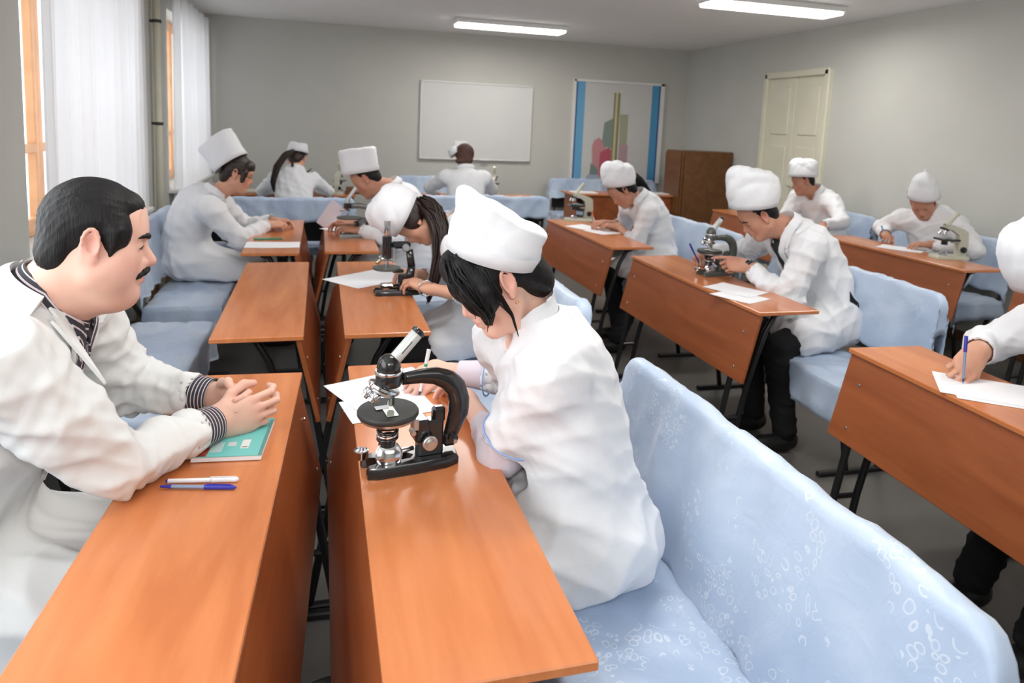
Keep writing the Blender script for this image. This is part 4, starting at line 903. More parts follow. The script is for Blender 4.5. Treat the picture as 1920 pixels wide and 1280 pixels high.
        MB().box(mc+mn*.0066*s, (.012*s, .040*s, .0012*s), np.array([np.cross(nrm(R@A(.5, -.2, 1)), mn), np.cross(mn, np.cross(nrm(R@A(.5, -.2, 1)), mn)), mn]).T).obj('mirror_reflection_plate', BLACK, t) if False else None
        MB().tube([mc+R@A(.028, .004, 0)*s, P(.060, 0, .040)], .005*s, 8).obj('mirror_arm', SILVER, t, True)
        MB().lathe([(.0135, 0), (.0165, .001), (.0165, .018), (.0135, .019), (.0125, .010), (.0001, .010)], P(-.052, .028, .022), z, 22).obj('filter_ring', CHROME, t, auto=True)
        for sd in (-1, 1):
            MB().lathe([(.010, 0), (.010, .010), (.0165, .011), (.0175, .013), (.0175, .021), (.0155, .023), (.011, .023), (.010, .030), (.0001, .030)], P(.088, sd*.018, .062), y*sd, 26).obj('focus_knob', SILVER, t, auto=True)
            MB().lathe([(.012, 0), (.0115, .008), (.005, .009), (.005, .012), (.0001, .012)], P(.150, sd*.012, .056), y*sd, 18).obj('arm_pivot', BLACK if sd < 0 else SILVER, t, auto=True)
            MB().lathe([(.0055, 0), (.005, .004), (.0001, .004)], P(.152, sd*.024, .052), y*sd, 12).obj('pivot_screw', SILVER, t, auto=True)
        MB().lathe([(.0055, 0), (.0055, .022), (.0001, .023)], P(.050, -.014, .090), -y, 14).obj('condenser_knob', SILVER, t, auto=True)
        B('pointer_lever', (.058, -.024, .104), (.014, .006, .026), SILVER, .002)
    elif style == 'upright':
        B('pillar', (.072, 0, .052), (.044, .034, .075), enamel, .006)
        for a_, b_, r1, r2 in (((.10, 0, .05), (.112, 0, .12), .022, .018), ((.112, 0, .12), (.10, 0, .20), .018, .016)): MB().tube([P(*a_), P(*b_)], [r1*s, r2*s], 14, flat=.75).obj('arm', enamel, t, True)
        B('arm_head', (.062, 0, .222), (.085, .026, .032), enamel, .008); B('rack_strip', (.030, 0, .185), (.010, .022, .085), SILVER, .002)
        MB().lathe([(.020, 0), (.021, .002), (.021, .098), (.019, .10)], P(0, 0, .163), z).obj('body_tube', enamel, t, auto=True)
        MB().lathe([(.0125, 0), (.013, .001), (.013, .062), (.0145, .063), (.0145, .07), (.0001, .071)], P(0, 0, .262), z, 22).obj('draw_tube', CHROME, t, auto=True)
        for sd in (-1, 1): MB().lathe([(.008, 0), (.008, .008), (.017, .010), (.018, .022), (.014, .028), (.0001, .028)], P(.080, sd*.012, .215), y*sd).obj('focus_knob', SILVER, t, auto=True)
        MB().lathe([(.026, 0), (.030, .002), (.030, .006), (.020, .010), (.001, .010)], P(-.006, 0, .166), nrm(R@A(-.35, 0, -1)), 22).obj('nosepiece', CHROME, t, auto=True)
        MB().lathe([(.009, 0), (.009, .016), (.006, .030), (.0001, .031)], P(0, 0, .155), -z, 14).obj('objective', CHROME, t, auto=True)
        MB().lathe([(.009, 0), (.009, .02), (.0001, .028)], P(-.030, -.01, .158), nrm(R@A(-.7, 0, -.6)), 12).obj('objective', mat('brass', (.6, .5, .32), .3, 1), t, auto=True)
        MB().lathe([(.001, 0), (.055, 0), (.062, .003), (.062, .011), (.001, .013)], P(0, 0, .112), z, 34).obj('stage', GREYDARK, t, auto=True)
        B('stage_bracket', (.050, 0, .105), (.05, .03, .014), enamel); MB().lathe([(.026, 0), (.030, .001), (.031, .006), (.026, .008), (.001, .006)], P(-.004, -.012, .036), nrm(R@A(0, -.25, 1)), 24).obj('mirror', MIRROR, t, auto=True)
        MB().tube([P(-.004, -.012, .034), P(.05, 0, .04)], .005*s, 8).obj('mirror_arm', BLACK, t, True)
    elif style == 'grey':
        B('pillar', (.095, 0, .075), (.07, .045, .11), enamel, .012)
        pts = [(.125, 0, .10), (.150, 0, .135), (.148, 0, .172), (.120, 0, .200), (.07, 0, .208), (.02, 0, .204)]; q = [A(*pts[i])*(1-f_)+A(*pts[i+1])*f_ for i in range(5) for f_ in (0, .5)]+[A(*pts[-1])]
        MB().tube([P(*p) for p in q], [.018*s]*len(q), 14, flat=.8).obj('arm', enamel, t, True)
        MB().lathe([(.024, 0), (.026, .003), (.026, .026), (.02, .032), (.001, .034)], P(0, 0, .19), z).obj('head', BLACK, t, auto=True)
        MB().lathe([(.016, 0), (.016, .03), (.0001, .032)], P(0, 0, .224), z, 18).obj('tube_neck', SILVER, t, auto=True)
        d_ = nrm(R@A(.55, 0, .85)); MB().lathe([(.012, 0), (.012, .085), (.0135, .086), (.0135, .096), (.0001, .097)], P(.0, 0, .245), d_, 20).obj('eyepiece_tube', tube_m, t, auto=True)
        MB().lathe([(.024, 0), (.030, .002), (.026, .010), (.001, .012)], P(-.006, 0, .190), nrm(R@A(-.4, 0, -1)), 22).obj('nosepiece', CHROME, t, auto=True); MB().lathe([(.008, 0), (.008, .02), (.006, .034), (.0001, .034)], P(0, 0, .178), -z, 12).obj('objective', CHROME, t, auto=True)
        MB().lathe([(.009, 0), (.009, .02), (.0001, .021)], P(-.03, 0, .18), nrm(R@A(-.9, 0, -.2)), 12).obj('objective', CHROME, t, auto=True)
        MB().lathe([(.001, 0), (.075, 0), (.080, .003), (.080, .010), (.001, .012)], P(.01, 0, .122), z, 34).obj('stage', GREYDARK, t, auto=True)
        for sd in (-1, 1):
            MB().lathe([(.010, 0), (.010, .006), (.020, .008), (.020, .02), (.0001, .022)], P(.135, sd*.02, .088), y*sd).obj('focus_knob', BLACK, t, auto=True); MB().lathe([(.012, 0), (.016, .004), (.014, .016), (.0001, .016)], P(.060, sd*.022, .088), y*sd, 18).obj('fine_knob', BLACK, t, auto=True)
        MB().lathe([(.028, 0), (.028, .004), (.001, .005)], P(.0, 0, .045), nrm(R@A(-.3, -.4, .8)), 22).obj('mirror', MIRROR, t, auto=True)
    else:    # box-armed cream microscope
        out = [(.150, .02), (.158, .10), (.150, .185), (.115, .205), (.035, .232), (-.01, .232), (-.01, .205), (.035, .198), (.085, .165), (.092, .125), (.088, .02)]
        MB().prism([(a*s, b*s) for a, b in out], .040*s, P(0, .020, 0), np.array([x, z, -y]).T).obj('arm', enamel, t)
        d_ = nrm(R@A(.62, 0, .78)); MB().lathe([(.022, 0), (.024, .002), (.020, .018), (.014, .026), (.0135, .10), (.016, .102), (.016, .116), (.0001, .117)], P(-.0, 0, .222), d_, 22).obj('eyepiece_tube', enamel, t, auto=True)
        MB().lathe([(.026, 0), (.032, .002), (.028, .012), (.001, .014)], P(-.008, 0, .206), nrm(R@A(-.4, 0, -1)), 22).obj('nosepiece', BLACK, t, auto=True)
        for k, (a_, b_) in enumerate(((0, 0), (-.026, .010), (-.016, -.018))): MB().lathe([(.009, 0), (.010, .004), (.008, .028), (.0001, .034)], P(a_, b_, .192), nrm(R@A(a_*18, b_*12, -1)), 14).obj('objective', CHROME, t, auto=True)
        B('stage', (.015, 0, .131), (.125, .110, .014), BLACK, .004); B('stage_clamp', (.0, -.03, .146), (.05, .014, .012), SILVER); B('stage_bracket', (.075, 0, .118), (.05, .036, .022), enamel)
        MB().lathe([(.020, 0), (.020, -.03), (.0001, -.032)], P(0, 0, .124), z, 20).obj('condenser', BLACK, t, auto=True); MB().lathe([(.024, 0), (.027, .003), (.026, .016), (.018, .022), (.001, .022)], P(.0, 0, .024), z, 24).obj('lamp_house', CHROME, t, auto=True)
        for sd in (-1, 1): MB().lathe([(.018, 0), (.020, .002), (.020, .014), (.012, .016), (.012, .024), (.0001, .025)], P(.122, sd*.020, .065), y*sd).obj('focus_knob', BLACK, t, auto=True)
    return t
microscope((.150, 1.500), (.985, .17), 'large black microscope with curved arm on the front desk, silver tube', 'arc')
microscope((.290, 3.10), (1, .05), 'black microscope with an upright tube, beside the long-haired woman', 'upright')
microscope((2.066, 3.36), (.985, .17), 'dark grey microscope held by the man in the third row', 'arc', GREYDARK)
microscope((.175, 4.64), (1, .05), 'grey microscope with a slanted tube at the second-row far desk', 'grey', GREYENAMEL)
microscope((2.045, 5.44), (1, -.08), 'cream microscope on the desk of the writing long-haired girl', 'box', CREAM)
microscope((4.085, 3.74), (.98, -.2), 'cream microscope beside the man writing at the right wall', 'box', CREAM)
microscope((1.83, 7.36), (-.35, -.9), 'cream microscope on the back-row desk below the whiteboard, right of the seated student', 'box', CREAM)
microscope((.20, 7.34), (-.3, -.95), 'cream microscope on the back-row desk, right of the ponytailed girl', 'box', CREAM)
o = MB().box((.335, 7.34, .785), (.15, .12, .07), bev=.004).obj('box', W_CAB); tag(o, 'small dark brown wooden box on the back-row desk by the ponytailed girl', 'box')
o = MB().box((-.62, 7.33, .762), (.35, .22, .022), rotz(.1), .004).obj('notebook', mat('pale_card', (.62, .58, .48), .6)); tag(o, 'pale closed notebook on the left end of the ponytailed girl\'s desk', 'notebook')

# ================================================================== PEOPLE
VV = lambda a, b, c: RX*a+UX*b+FX*c
def cuff(name, E_, W_, t0, t1, r0, r1, m, parent, vs=0, flat=.86):
    a = E_*(1-t0)+W_*t0; b = E_*(1-t1)+W_*t1; k = 7; pts = [a*(1-q)+b*q for q in np.linspace(0, 1, k)]; rr = list(np.linspace(r0, r1, k))
    mb = MB().tube(pts, rr, 28, caps=False, flat=flat, vscale=vs); mb.tube(pts[::-1], [q-.003 for q in rr[::-1]], 28, caps=False, flat=flat, vscale=vs)
    return mb.obj(name, m, parent, True)
# ---- 1 the bare-headed man, left front
hw = VV(.86, -.12, .50)
p1 = person('bare-headed man with black hair and moustache in a white coat, hands clasped', (-.83, 1.60, .57), (-.540, 1.62, 1.128), (-.448, 1.620, 1.250), hw, VV(.02, 1, -.02), (1, .02),
            (-.252, 1.850, .806), (-.240, 1.690, .800), (-.3, .7, -1), (.1, -.5, -1), sc=1.03, wid=1.13, bulge=.03, skin=SKIN1, coat=COATM, near=True, fat=1.13, dbl=1.1, stub=.45, hsz=1.06,
            hl=((.74, -.66, .08), (-.55, -.78, -.05), 'claspl', 1.04), hr=((.93, .36, .10), (-.36, .92, -.06), 'claspr', 1.07), neck_r=.066, front=.07, seed=21, collar=False, sleeve=(.80, .80), shw=.19, lap=.96, eye=1.9, fold_amp=.007, seat=.455, neckline=True)
H1 = p1['H']; C1 = p1['C']; R1 = p1['HR']
shell('hair', C1, p1['HR'], 1.07, [('e', (0, -.016, .038), (.0825, .104, .086)), ('e', (0, .047, .073), (.057, .038, .030)), ('c', (.074, .034, .024), (.0745, .028, -.026), .013, .004), ('c', (-.074, .034, .024), (-.0745, .028, -.026), .013, .004), ('e', (0, -.066, -.015), (.064, .052, .066)), ('e', (.060, .030, .020), (.020, .034, .040)), ('e', (-.060, .030, .020), (.020, .034, .040))], HAIRB, p1['root'], .003, subs=[('e', (0, .136, -.030), (.083, .074, .094)), ('e', (.086, -.004, -.020), (.028, .022, .034)), ('e', (-.086, -.004, -.020), (.028, .022, .034)), ('e', (.06, .075, -.055), (.06, .06, .05)), ('e', (-.06, .075, -.055), (.06, .06, .05)), ('e', (0, .03, -.135), (.12, .105, .078))], disp=(3, .03, (0, 1, .3), .0008))
eyebrows(p1, HAIRB, 1.35)
shell('moustache', C1, R1, 1.07, [('w', [p1['on_face'](k*x*1.07, z_, .0005) for x, z_ in ((.001, -.0475), (.010, -.0490), (.020, -.0530), (.029, -.0600), (.033, -.0660))], [.0055, .0062, .0058, .0045, .0025]) for k in (-1, 1)], HAIRB, p1['root'], .0018)
nk = p1['neck']; r_, f_, s_, n_ = p1['r'], p1['f'], p1['sp'], p1['n']; tr_ = p1['tree']
ax = nrm(s_*.8+nrm(C1-nk)*.5); u0 = nrm(n_-ax*(n_@ax)); v0 = np.cross(ax, u0); gr = []
for i in range(5):
    row = []
    for a in np.linspace(rad(14), rad(346), 40):
        R0 = [.070, .071, .073, .079, .086][i]; hh = [.002, .022, .030, .020, .002][i]; fr = max(0, math.cos(a)); row.append(nk+ax*(hh+.018-.050*fr)+u0*math.cos(a)*R0*(1+.22*fr)+v0*math.sin(a)*R0)
    gr.append(row)
patch('shirt_collar', tr_, gr, 0, STRIPE, p1['root'], th=.003, proj=False, uvs=5)
ch = lambda a, b, c=.20: nk+n_*c+r_*a-s_*b      # a point in front of the chest: a right, b down
g = quadgrid(ch(-.055, .02), ch(-.030, .33), ch(.030, .33), ch(.055, .02), 14, 30)
patch('shirt_front', ray=tuple(-n_), tree=tr_, grid=g, off=.006, m=STRIPE, parent=p1['root'], uvs=8)
for k in (-1, 1):       # shirt collar points
    g = quadgrid(ch(k*.072, -.005), ch(k*.010, .030), ch(k*.030, .105), ch(k*.085, .055), 10, 8); patch('shirt_collar_point', ray=tuple(-n_), tree=tr_, grid=g, off=.010, m=STRIPE, parent=p1['root'], uvs=4)
    g = quadgrid(ch(k*.118, -.02), ch(k*.070, -.005), ch(k*.024, .345), ch(k*.072, .17), 16, 10); patch('coat_lapel', ray=tuple(-n_), tree=tr_, grid=g, off=.008, m=COATM, parent=p1['root'], th=.004)
gr = []
for i in range(5):
    row = []
    for a in np.linspace(rad(88), rad(272), 34):
        R0 = [.088, .090, .093, .104, .118][i]; hh = [.006, .024, .030, .018, -.010][i]; row.append(nk+ax*(hh+.004)+u0*math.cos(a)*R0+v0*math.sin(a)*R0*1.06)
    gr.append(row)
patch('coat_collar', tr_, gr, 0, COATM, p1['root'], th=.004, proj=False)
cuff('striped_cuff', p1['ER'], A(-.240, 1.690, .800), .66, 1.0, .0500, .0440, STRIPE, p1['root'], 105, 1); cuff('striped_cuff', p1['EL'], A(-.252, 1.850, .806), .66, .97, .0490, .0440, STRIPE, p1['root'], 105, 1)
wd_ = nrm(p1['info']['l']['d']); wb = A(-.252, 1.850, .806); MB().tube([wb+wd_*.006, wb+wd_*.022], .0335, 24, flat=.8).obj('watch_strap', BLACK, p1['root'], True)
# ---- 2 the woman at the front desk
p2 = person('black-haired woman in a white cap bent over writing beside the large black microscope', (.635, 1.50, .57), (.488, 1.525, 1.078), (.385, 1.520, 1.178), VV(-.80, -.54, -.22), VV(-.54, .80, -.22), (-1, .12),
            (.385, 1.760, .792), (.335, 1.995, .793), (-.2, -.1, -1), (.5, .4, -.6), sc=1.0, wid=.95, bulge=.035, front=.05, skin=SKIN1, female=True, near=True, seed=33, sleeve=(-.20, .38), sleeve_r=1.05, stand=True,
            shL=(.490, 1.385, 1.020), shR=(.455, 1.690, 1.005), hl=((-.15, .95, .05), (-.55, -.1, -.85), 'relax', .95), hr=((-.62, -.70, -.20), (-.45, .30, -.85), 'pen', .95), lap=.92, fold_amp=.0055, neck_r=.047, arm_l=.95, arm_r=.8, skirt_drop=.0)
R2 = p2['HR']; C2 = p2['C']; H2 = p2['H']
Wl2 = A(.385, 1.760, .792); shell('lilac_sleeve', p2['C'], p2['HR'], 1, [('w', [p2['EL']*.62+p2['SL']*.38, p2['EL'], p2['EL']*.55+Wl2*.45], [.056, .058, .038])], LILAC, p2['root'], .005, disp=(6, .07, (1, .3, .3), .003)); cuff('lilac_cuff', p2['ER'], A(.335, 1.995, .793), .20, .70, .050, .036, LILAC, p2['root'])
TRIM = mat('blue_piping', (.30, .45, .80), .6)
for E_, W_, t_, rr in ((p2['SL'], p2['EL'], .79, .0715), (p2['ER'], A(.335, 1.995, .793), .36, .0575)):
    d_ = nrm(W_-E_); c = E_+(W_-E_)*t_; u0 = nrm(np.cross(d_, A(0, 0, 1))); v0 = np.cross(d_, u0)
    MB().tube([c+rr*(u0*math.cos(q)+v0*math.sin(q)) for q in np.linspace(0, 6.283, 40)], .0022, 6, caps=False).obj('blue_piping', TRIM, p2['root'], True)
shell('hair', C2, R2, 1.0, [('e', (0, -.020, .036), (.0850, .104, .090)), ('e', (0, -.080, -.020), (.070, .060, .070)), ('e', (0, .060, .062), (.080, .052, .052)), ('e', (-.052, .050, .020), (.036, .060, .050)), ('e', (.052, .060, .010), (.036, .052, .060)), ('e', (-.066, .062, .004), (.026, .050, .050)), ('c', (-.078, .050, .01), (-.068, .075, -.042), .022, .010), ('e', (0, -.095, -.055), (.055, .050, .050))],
      HAIRB, p2['root'], .0035, subs=[('e', (0, .130, -.045), (.070, .060, .075)), ('e', (-.088, -.006, -.012), (.026, .022, .032)), ('e', (0, .03, -.16), (.13, .12, .080))], disp=(5, .03, (.2, .2, 1), .0005))
strands('fringe', p2['root'], [H2(-.030, .070, .088), H2(-.066, .088, .052), H2(-.080, .082, .012), H2(-.076, .074, -.030), H2(-.064, .084, -.062)], [.026, .030, .026, .018, .008], HAIRB, 90, 3, .0045)
strands('hair_lock', p2['root'], [H2(-.076, .02, .055), H2(-.088, .030, .02), H2(-.090, .026, -.02), H2(-.083, .024, -.07), H2(-.070, .040, -.125)], [.010, .009, .005, .003, .002], HAIRB, 12, 4, .0022)
W2 = lambda x, y, z: H2(x, y, z)
for k, q in enumerate(([(-.080, .045, .01), (-.085, .036, -.03), (-.083, .028, -.065), (-.076, .030, -.10)], [(-.070, .088, .02), (-.066, .096, -.01), (-.058, .104, -.035)], [(-.076, .068, .02), (-.078, .072, -.02), (-.070, .084, -.055), (-.060, .098, -.075)])):
    MB().tube([W2(*c) for c in q], list(np.linspace(.0028, .0006, len(q))), 7, flat=.6).obj('hair_strand', HAIRB, p2['root'], True)
eyebrows(p2, HAIRB)
MB().lathe([(.0001, -.004), (.0035, -.002), (.0040, 0), (.0035, .002), (.0001, .004)], H2(-.084, -.004, -.050), (0, 0, 1), 12).obj('earring', GOLD, p2['root'], True)
cb = C2+VV(-.004, .052, -.012)
make_cap('cap', p2['root'], cb, VV(.26, .93, -.22), VV(-1, .1, -.05), .086, .104, .135, .080, pinch=.34, flare=.04, crum=.006, seed=5, sink=.1, band=2, crn=.12, puff=.03)
nk2 = p2['neck']
# ---- 3 long-haired woman at the upright microscope
p3 = person('long-haired woman in a white cap bowed low beside the upright microscope', (.76, 3.20, .57), (.600, 3.22, 1.04), (.425, 3.24, 1.065), VV(-.42, -.90, .0), VV(-.88, .42, -.12), (-1, 0),
            (.470, 3.00, .795), (.44, 3.30, .795), (.3, -.5, -.8), (.4, .5, -.7), sc=.98, wid=.95, bulge=.08, front=.03, skin=SKIN2, female=True, seed=41, hl=((-.75, .55, .25), (-.1, .2, -1), 'relax', .95), trousers=BLACKC, lap=.55, neck_r=.046, feet=[(.28, 3.28, 0), (.24, 2.98, 0)], sleeve=(.55, .8), arm_l=.7)
C3, R3 = p3['C'], p3['HR']
make_cap('cap', p3['root'], C3+VV(-.035, .025, -.02), VV(-.86, .42, -.26), VV(-.4, -.9, 0), .100, .112, .175, .160, pinch=.10, flare=.0, crum=.006, seed=9, sink=.3, band=2, crn=.5, puff=.08)
def lhair(p, pts, rs, m, name='hair', extra=()):
    shell(name, p['C'], p['HR'], p['hsz'], [('e', (0, -.022, .030), (.084, .102, .088)), ('e', (0, -.075, -.02), (.066, .05, .065)), *extra, ('w', pts, rs)], m, p['root'], .005, subs=[('e', (0, .125, -.03), (.088, .090, .090))], disp=(4, .035, (.4, .4, .1), .002))
a = lambda *q: [np.array(x, float) for x in q]
def cap_hair(p, m, extra=()):
    shell('hair', p['C'], p['HR'], p['hsz'], [('e', (0, -.022, .030), (.084, .102, .088)), ('e', (0, -.075, -.02), (.066, .05, .065)), *extra], m, p['root'], .005, subs=[('e', (0, .125, -.03), (.088, .090, .090))], disp=(4, .035, (.4, .4, .1), .0008))
cap_hair(p3, HAIRD, [('e', (-.066, .0, .01), (.024, .05, .05))])
strands('long_hair', p3['root'], [(.46, 3.22, 1.14), (.505, 3.15, 1.12), (.535, 3.11, 1.03), (.525, 3.09, .92), (.50, 3.08, .80), (.475, 3.08, .70)], [.045, .048, .042, .034, .024, .008], HAIRD, 170, 5, .0052)
MB().tube([(.452+.034*math.cos(q), 2.985, .80+.034*math.sin(q)) for q in np.linspace(0, 6.283, 20)], .0028, 6, caps=False).obj('bracelet', CHROME, p3['root'], True)
# ---- 4 man at the far second-row desk
p4 = person('man in a white cap looking down at the grey microscope in the second row', (.66, 4.80, .57), (.475, 4.80, 1.06), (.300, 4.75, 1.125), VV(-.80, -.58, .05), VV(-.55, .82, -.05), (-1, 0),
            (.26, 4.64, .80), (.22, 4.86, .80), (.2, -.6, -.8), (.2, .6, -.8), wid=1.0, bulge=.06, skin=SKIN3, seed=51, trousers=SHIRT_DARK, hl=((-.9, .1, .1), (0, .4, -1), 'relax'), hr=((-.9, .1, .1), (0, -.4, -1), 'relax'))
short_hair(p4, HAIRB, .005); make_cap('cap', p4['root'], p4['C']+VV(-.035, .040, -.01), VV(-.16, .98, -.10), VV(-1, -.25, 0), .100, .122, .165, .160, pinch=.08, flare=.03, crum=.005, seed=12, sink=.2, band=2, crn=.12)
# ---- 5 woman in the tall cap, left row
p5 = person('woman in a tall stiff white cap tilted backwards, seated sideways at the left row', (-.80, 4.86, .575), (-.655, 4.86, .995), (-.515, 4.86, 1.135), VV(.88, -.30, .28), VV(.12, 1, -.05), (1, 0),
            (-.30, 5.02, .80), (-.335, 4.86, .80), (.0, .6, -.8), (.1, -.5, -.9), wid=1.02, sc=.96, bulge=.09, skin=SKIN2, female=True, seed=61, hl=((.95, -.2, .0), (0, -.5, -.9), 'relax'), hr=((.95, .2, .0), (0, .4, -.9), 'relax'), lap=.95, fold_amp=.005, neck_r=.046)
shell('hair', p5['C'], p5['HR'], 1, [('e', (0, -.022, .036), (.084, .104, .090)), ('e', (0, .058, .060), (.076, .046, .042)), ('e', (0, -.075, -.03), (.066, .05, .065)), ('c', (.070, .05, .02), (.072, .05, -.035), .022, .014), ('c', (-.070, .05, .02), (-.072, .05, -.035), .022, .014)], HAIRD, p5['root'], .005, subs=[('e', (0, .125, -.045), (.066, .075, .075))], disp=(4, .03, (.3, 1, .2), .002))
make_cap('cap', p5['root'], p5['C']+VV(-.040, .062, -.01), VV(-.54, .84, -.06), VV(.85, .45, 0), .096, .118, .195, .185, pinch=.08, flare=.08, crum=.0025, seed=15, sink=.2, band=2, crn=.06)
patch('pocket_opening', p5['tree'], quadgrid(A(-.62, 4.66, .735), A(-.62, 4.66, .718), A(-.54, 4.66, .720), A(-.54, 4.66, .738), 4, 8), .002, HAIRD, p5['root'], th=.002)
MB().tube([p5['H'](*q) for q in ((-.074, 0, .0), (-.060, .085, .0), (-.012, .105, .0), (.012, .105, .0), (.060, .085, .0), (.074, 0, .0))], .002, 6).obj('glasses', BLACK, p5['root'], True)
# ---- 6 girl with ponytail, back row
p6 = person('girl with a dark ponytail seen from behind at the back-row desk', (-.23, 6.66, .57), (-.225, 6.80, 1.00), (-.215, 6.90, 1.125), (.15, .86, -.45), (.05, .42, .9), (0, 1), (-.40, 7.22, .795), (-.02, 7.22, .795), (-1, -.2, -.5), (1, -.2, -.5), wid=.92, sc=.96, bulge=.07, skin=SKIN2, female=True, seed=71)
cap_hair(p6, HAIRD)
strands('ponytail', p6['root'], [(-.24, 6.80, 1.19), (-.31, 6.70, 1.155), (-.375, 6.62, 1.05), (-.405, 6.60, .93), (-.395, 6.60, .83)], [.022, .034, .034, .028, .010], HAIRD, 90, 6, .006)
strands('hair_lock', p6['root'], [(-.25, 6.78, 1.12), (-.24, 6.69, 1.02), (-.18, 6.67, .99), (-.11, 6.70, 1.01), (-.07, 6.76, 1.05)], [.012, .012, .010, .008, .005], HAIRD, 20, 7, .005)
make_cap('cap', p6['root'], p6['C']+A(.01, .00, .045), (.10, .25, .96), (0, 1, 0), .094, .110, .115, .085, pinch=.15, crum=.006, seed=18, sink=.4)
# ---- 7 student below the whiteboard
p7 = person('student with reddish-brown head covering seen from behind below the whiteboard', (1.385, 6.70, .57), (1.385, 6.78, 1.055), (1.385, 6.85, 1.185), (0, .90, -.42), (0, .40, .92), (0, 1), (1.16, 7.24, .795), (1.62, 7.24, .795), (-1, -.5, -.2), (1, -.5, -.2), wid=1.0, bulge=.05, skin=SKIN2, seed=81, fold_amp=.003)
shell('head_scarf', p7['C'], p7['HR'], 1, [('e', (0, -.018, .030), (.094, .112, .100)), ('e', (0, -.06, -.04), (.072, .06, .075)), ('e', (-.055, -.09, -.075), (.055, .030, .028))], HAIRR, p7['root'], .006, subs=[('e', (0, .13, -.02), (.07, .075, .085))], disp=(4, .05, (.3, 1, .2), .003))
make_cap('cap', p7['root'], p7['C']+A(-.085, .03, .02), (-.55, .30, .78), (0, 1, 0), .055, .075, .085, .07, pinch=.2, crum=.006, seed=28, sink=.4)
# ---- 8 long-haired girl writing, third row
p8 = person('girl with long black hair down her back writing beside the cream microscope', (2.46, 4.76, .57), (2.290, 4.76, 1.02), (2.150, 4.75, 1.075), VV(-.72, -.70, .0), VV(-.62, .76, -.08), (-1, 0),
            (2.19, 4.86, .795), (2.13, 5.02, .795), (.1, -.7, -.7), (.2, .6, -.7), wid=.92, sc=.95, bulge=.07, skin=SKIN3, female=True, seed=91, hl=((-.8, .5, .05), (0, 0, -1), 'relax', .92), hr=((-.75, -.45, .05), (-.2, .3, -.9), 'pen', .92), sleeve=(.45, .45), arm_l=.7, arm_r=.7, neck_r=.046, trousers=BLACKC, feet=[(2.12, 4.60, 0), (1.98, 4.30, 0)])
cap_hair(p8, HAIRB)
strands('long_hair', p8['root'], [(2.19, 4.80, 1.15), (2.262, 4.83, 1.175), (2.352, 4.84, 1.11), (2.440, 4.85, 1.005), (2.53, 4.86, .885), (2.585, 4.87, .77)], [.034, .038, .036, .034, .030, .012], HAIRB, 150, 8, .0055)
make_cap('cap', p8['root'], p8['C']+VV(-.022, .045, -.015), VV(-.12, .97, -.20), VV(-1, -.1, 0), .100, .118, .180, .150, pinch=.12, flare=.03, crum=.006, seed=22, sink=-.3, band=2, crn=.45, puff=.06)
# ---- 9 man holding the grey microscope
p9 = person('man in a crumpled white cap and black trousers leaning to the dark grey microscope', (2.61, 3.06, .575), (2.345, 3.10, 1.055), (2.170, 3.10, 1.120), VV(-.80, -.58, .12), VV(-.56, .82, -.08), (-1, .05),
            (2.150, 3.13, .850), (2.130, 3.52, .835), (.5, -.8, -.6), (.4, .8, -.5), sc=1.02, wid=1.03, bulge=.06, front=.03, skin=SKIN3, near=True, seed=101, hl=((-.93, .30, .10), (.20, .75, -.55), 'point'), hr=((-.70, -.62, -.05), (.1, -.3, -.9), 'fist'), trousers=BLACKC, lap=.60, feet=[(2.19, 3.02, 0), (2.20, 2.78, 0)], fold_amp=.006, sleeve=.90, skirt_drop=.0)
short_hair(p9, HAIRB, .004); eyebrows(p9, HAIRB)
make_cap('cap', p9['root'], p9['C']+VV(-.030, .050, -.015), VV(-.10, .97, -.22), VV(-1, -.12, 0), .100, .120, .215, .165, pinch=.22, flare=.0, crum=.007, seed=25, sink=.2, band=2, crn=.35, puff=.13)
wd_ = nrm(A(2.150, 3.13, .850)-p9['EL']); wb = A(2.150, 3.13, .850); MB().tube([wb-wd_*.014, wb+wd_*.012], .037, 20, flat=.85).obj('watch_strap', BLACK, p9['root'], True)
nk = p9['neck']; r_, f_, s_, n_ = p9['r'], p9['f'], p9['sp'], p9['n']; ch = lambda a, b, c=.18: nk+n_*c+r_*a-s_*b
patch('dark_shirt', ray=tuple(-n_), tree=p9['tree'], grid=quadgrid(ch(-.045, .0), ch(-.006, .20), ch(.006, .20), ch(.045, .0), 12, 8), off=.004, m=SHIRT_DARK, parent=p9['root'])
for k in (-1, 1): patch('coat_lapel', ray=tuple(-n_), tree=p9['tree'], grid=quadgrid(ch(k*.110, -.02), ch(k*.050, .0), ch(k*.010, .26), ch(k*.075, .13), 14, 8), off=.008, m=COATW, parent=p9['root'], th=.003)
pt = lambda *q: np.array(q, float)
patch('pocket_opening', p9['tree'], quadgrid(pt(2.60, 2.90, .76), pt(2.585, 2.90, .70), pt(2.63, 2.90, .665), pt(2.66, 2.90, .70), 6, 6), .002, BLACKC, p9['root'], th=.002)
# ---- 10 far man by the cream door
p10 = person('man in a round white cap in front of the cream door', (4.46, 5.32, .57), (4.300, 5.34, 1.035), (4.160, 5.33, 1.135), VV(-.95, -.25, .1), VV(-.20, .97, 0), (-1, -.25),
             (4.02, 4.86, .80), (4.00, 5.35, .80), (.4, -.7, -.5), (.4, .7, -.5), wid=.98, bulge=.05, skin=SKIN3, seed=111, hl=((-.6, -.7, -.05), (0, .1, -1), 'relax'))
short_hair(p10, HAIRB, .005); make_cap('cap', p10['root'], p10['C']+VV(-.004, .035, -.01), VV(.03, 1, -.05), VV(-1, 0, 0), .108, .122, .165, .160, pinch=.05, flare=.0, crum=.005, seed=35, sink=-.1, band=2, crn=.35)
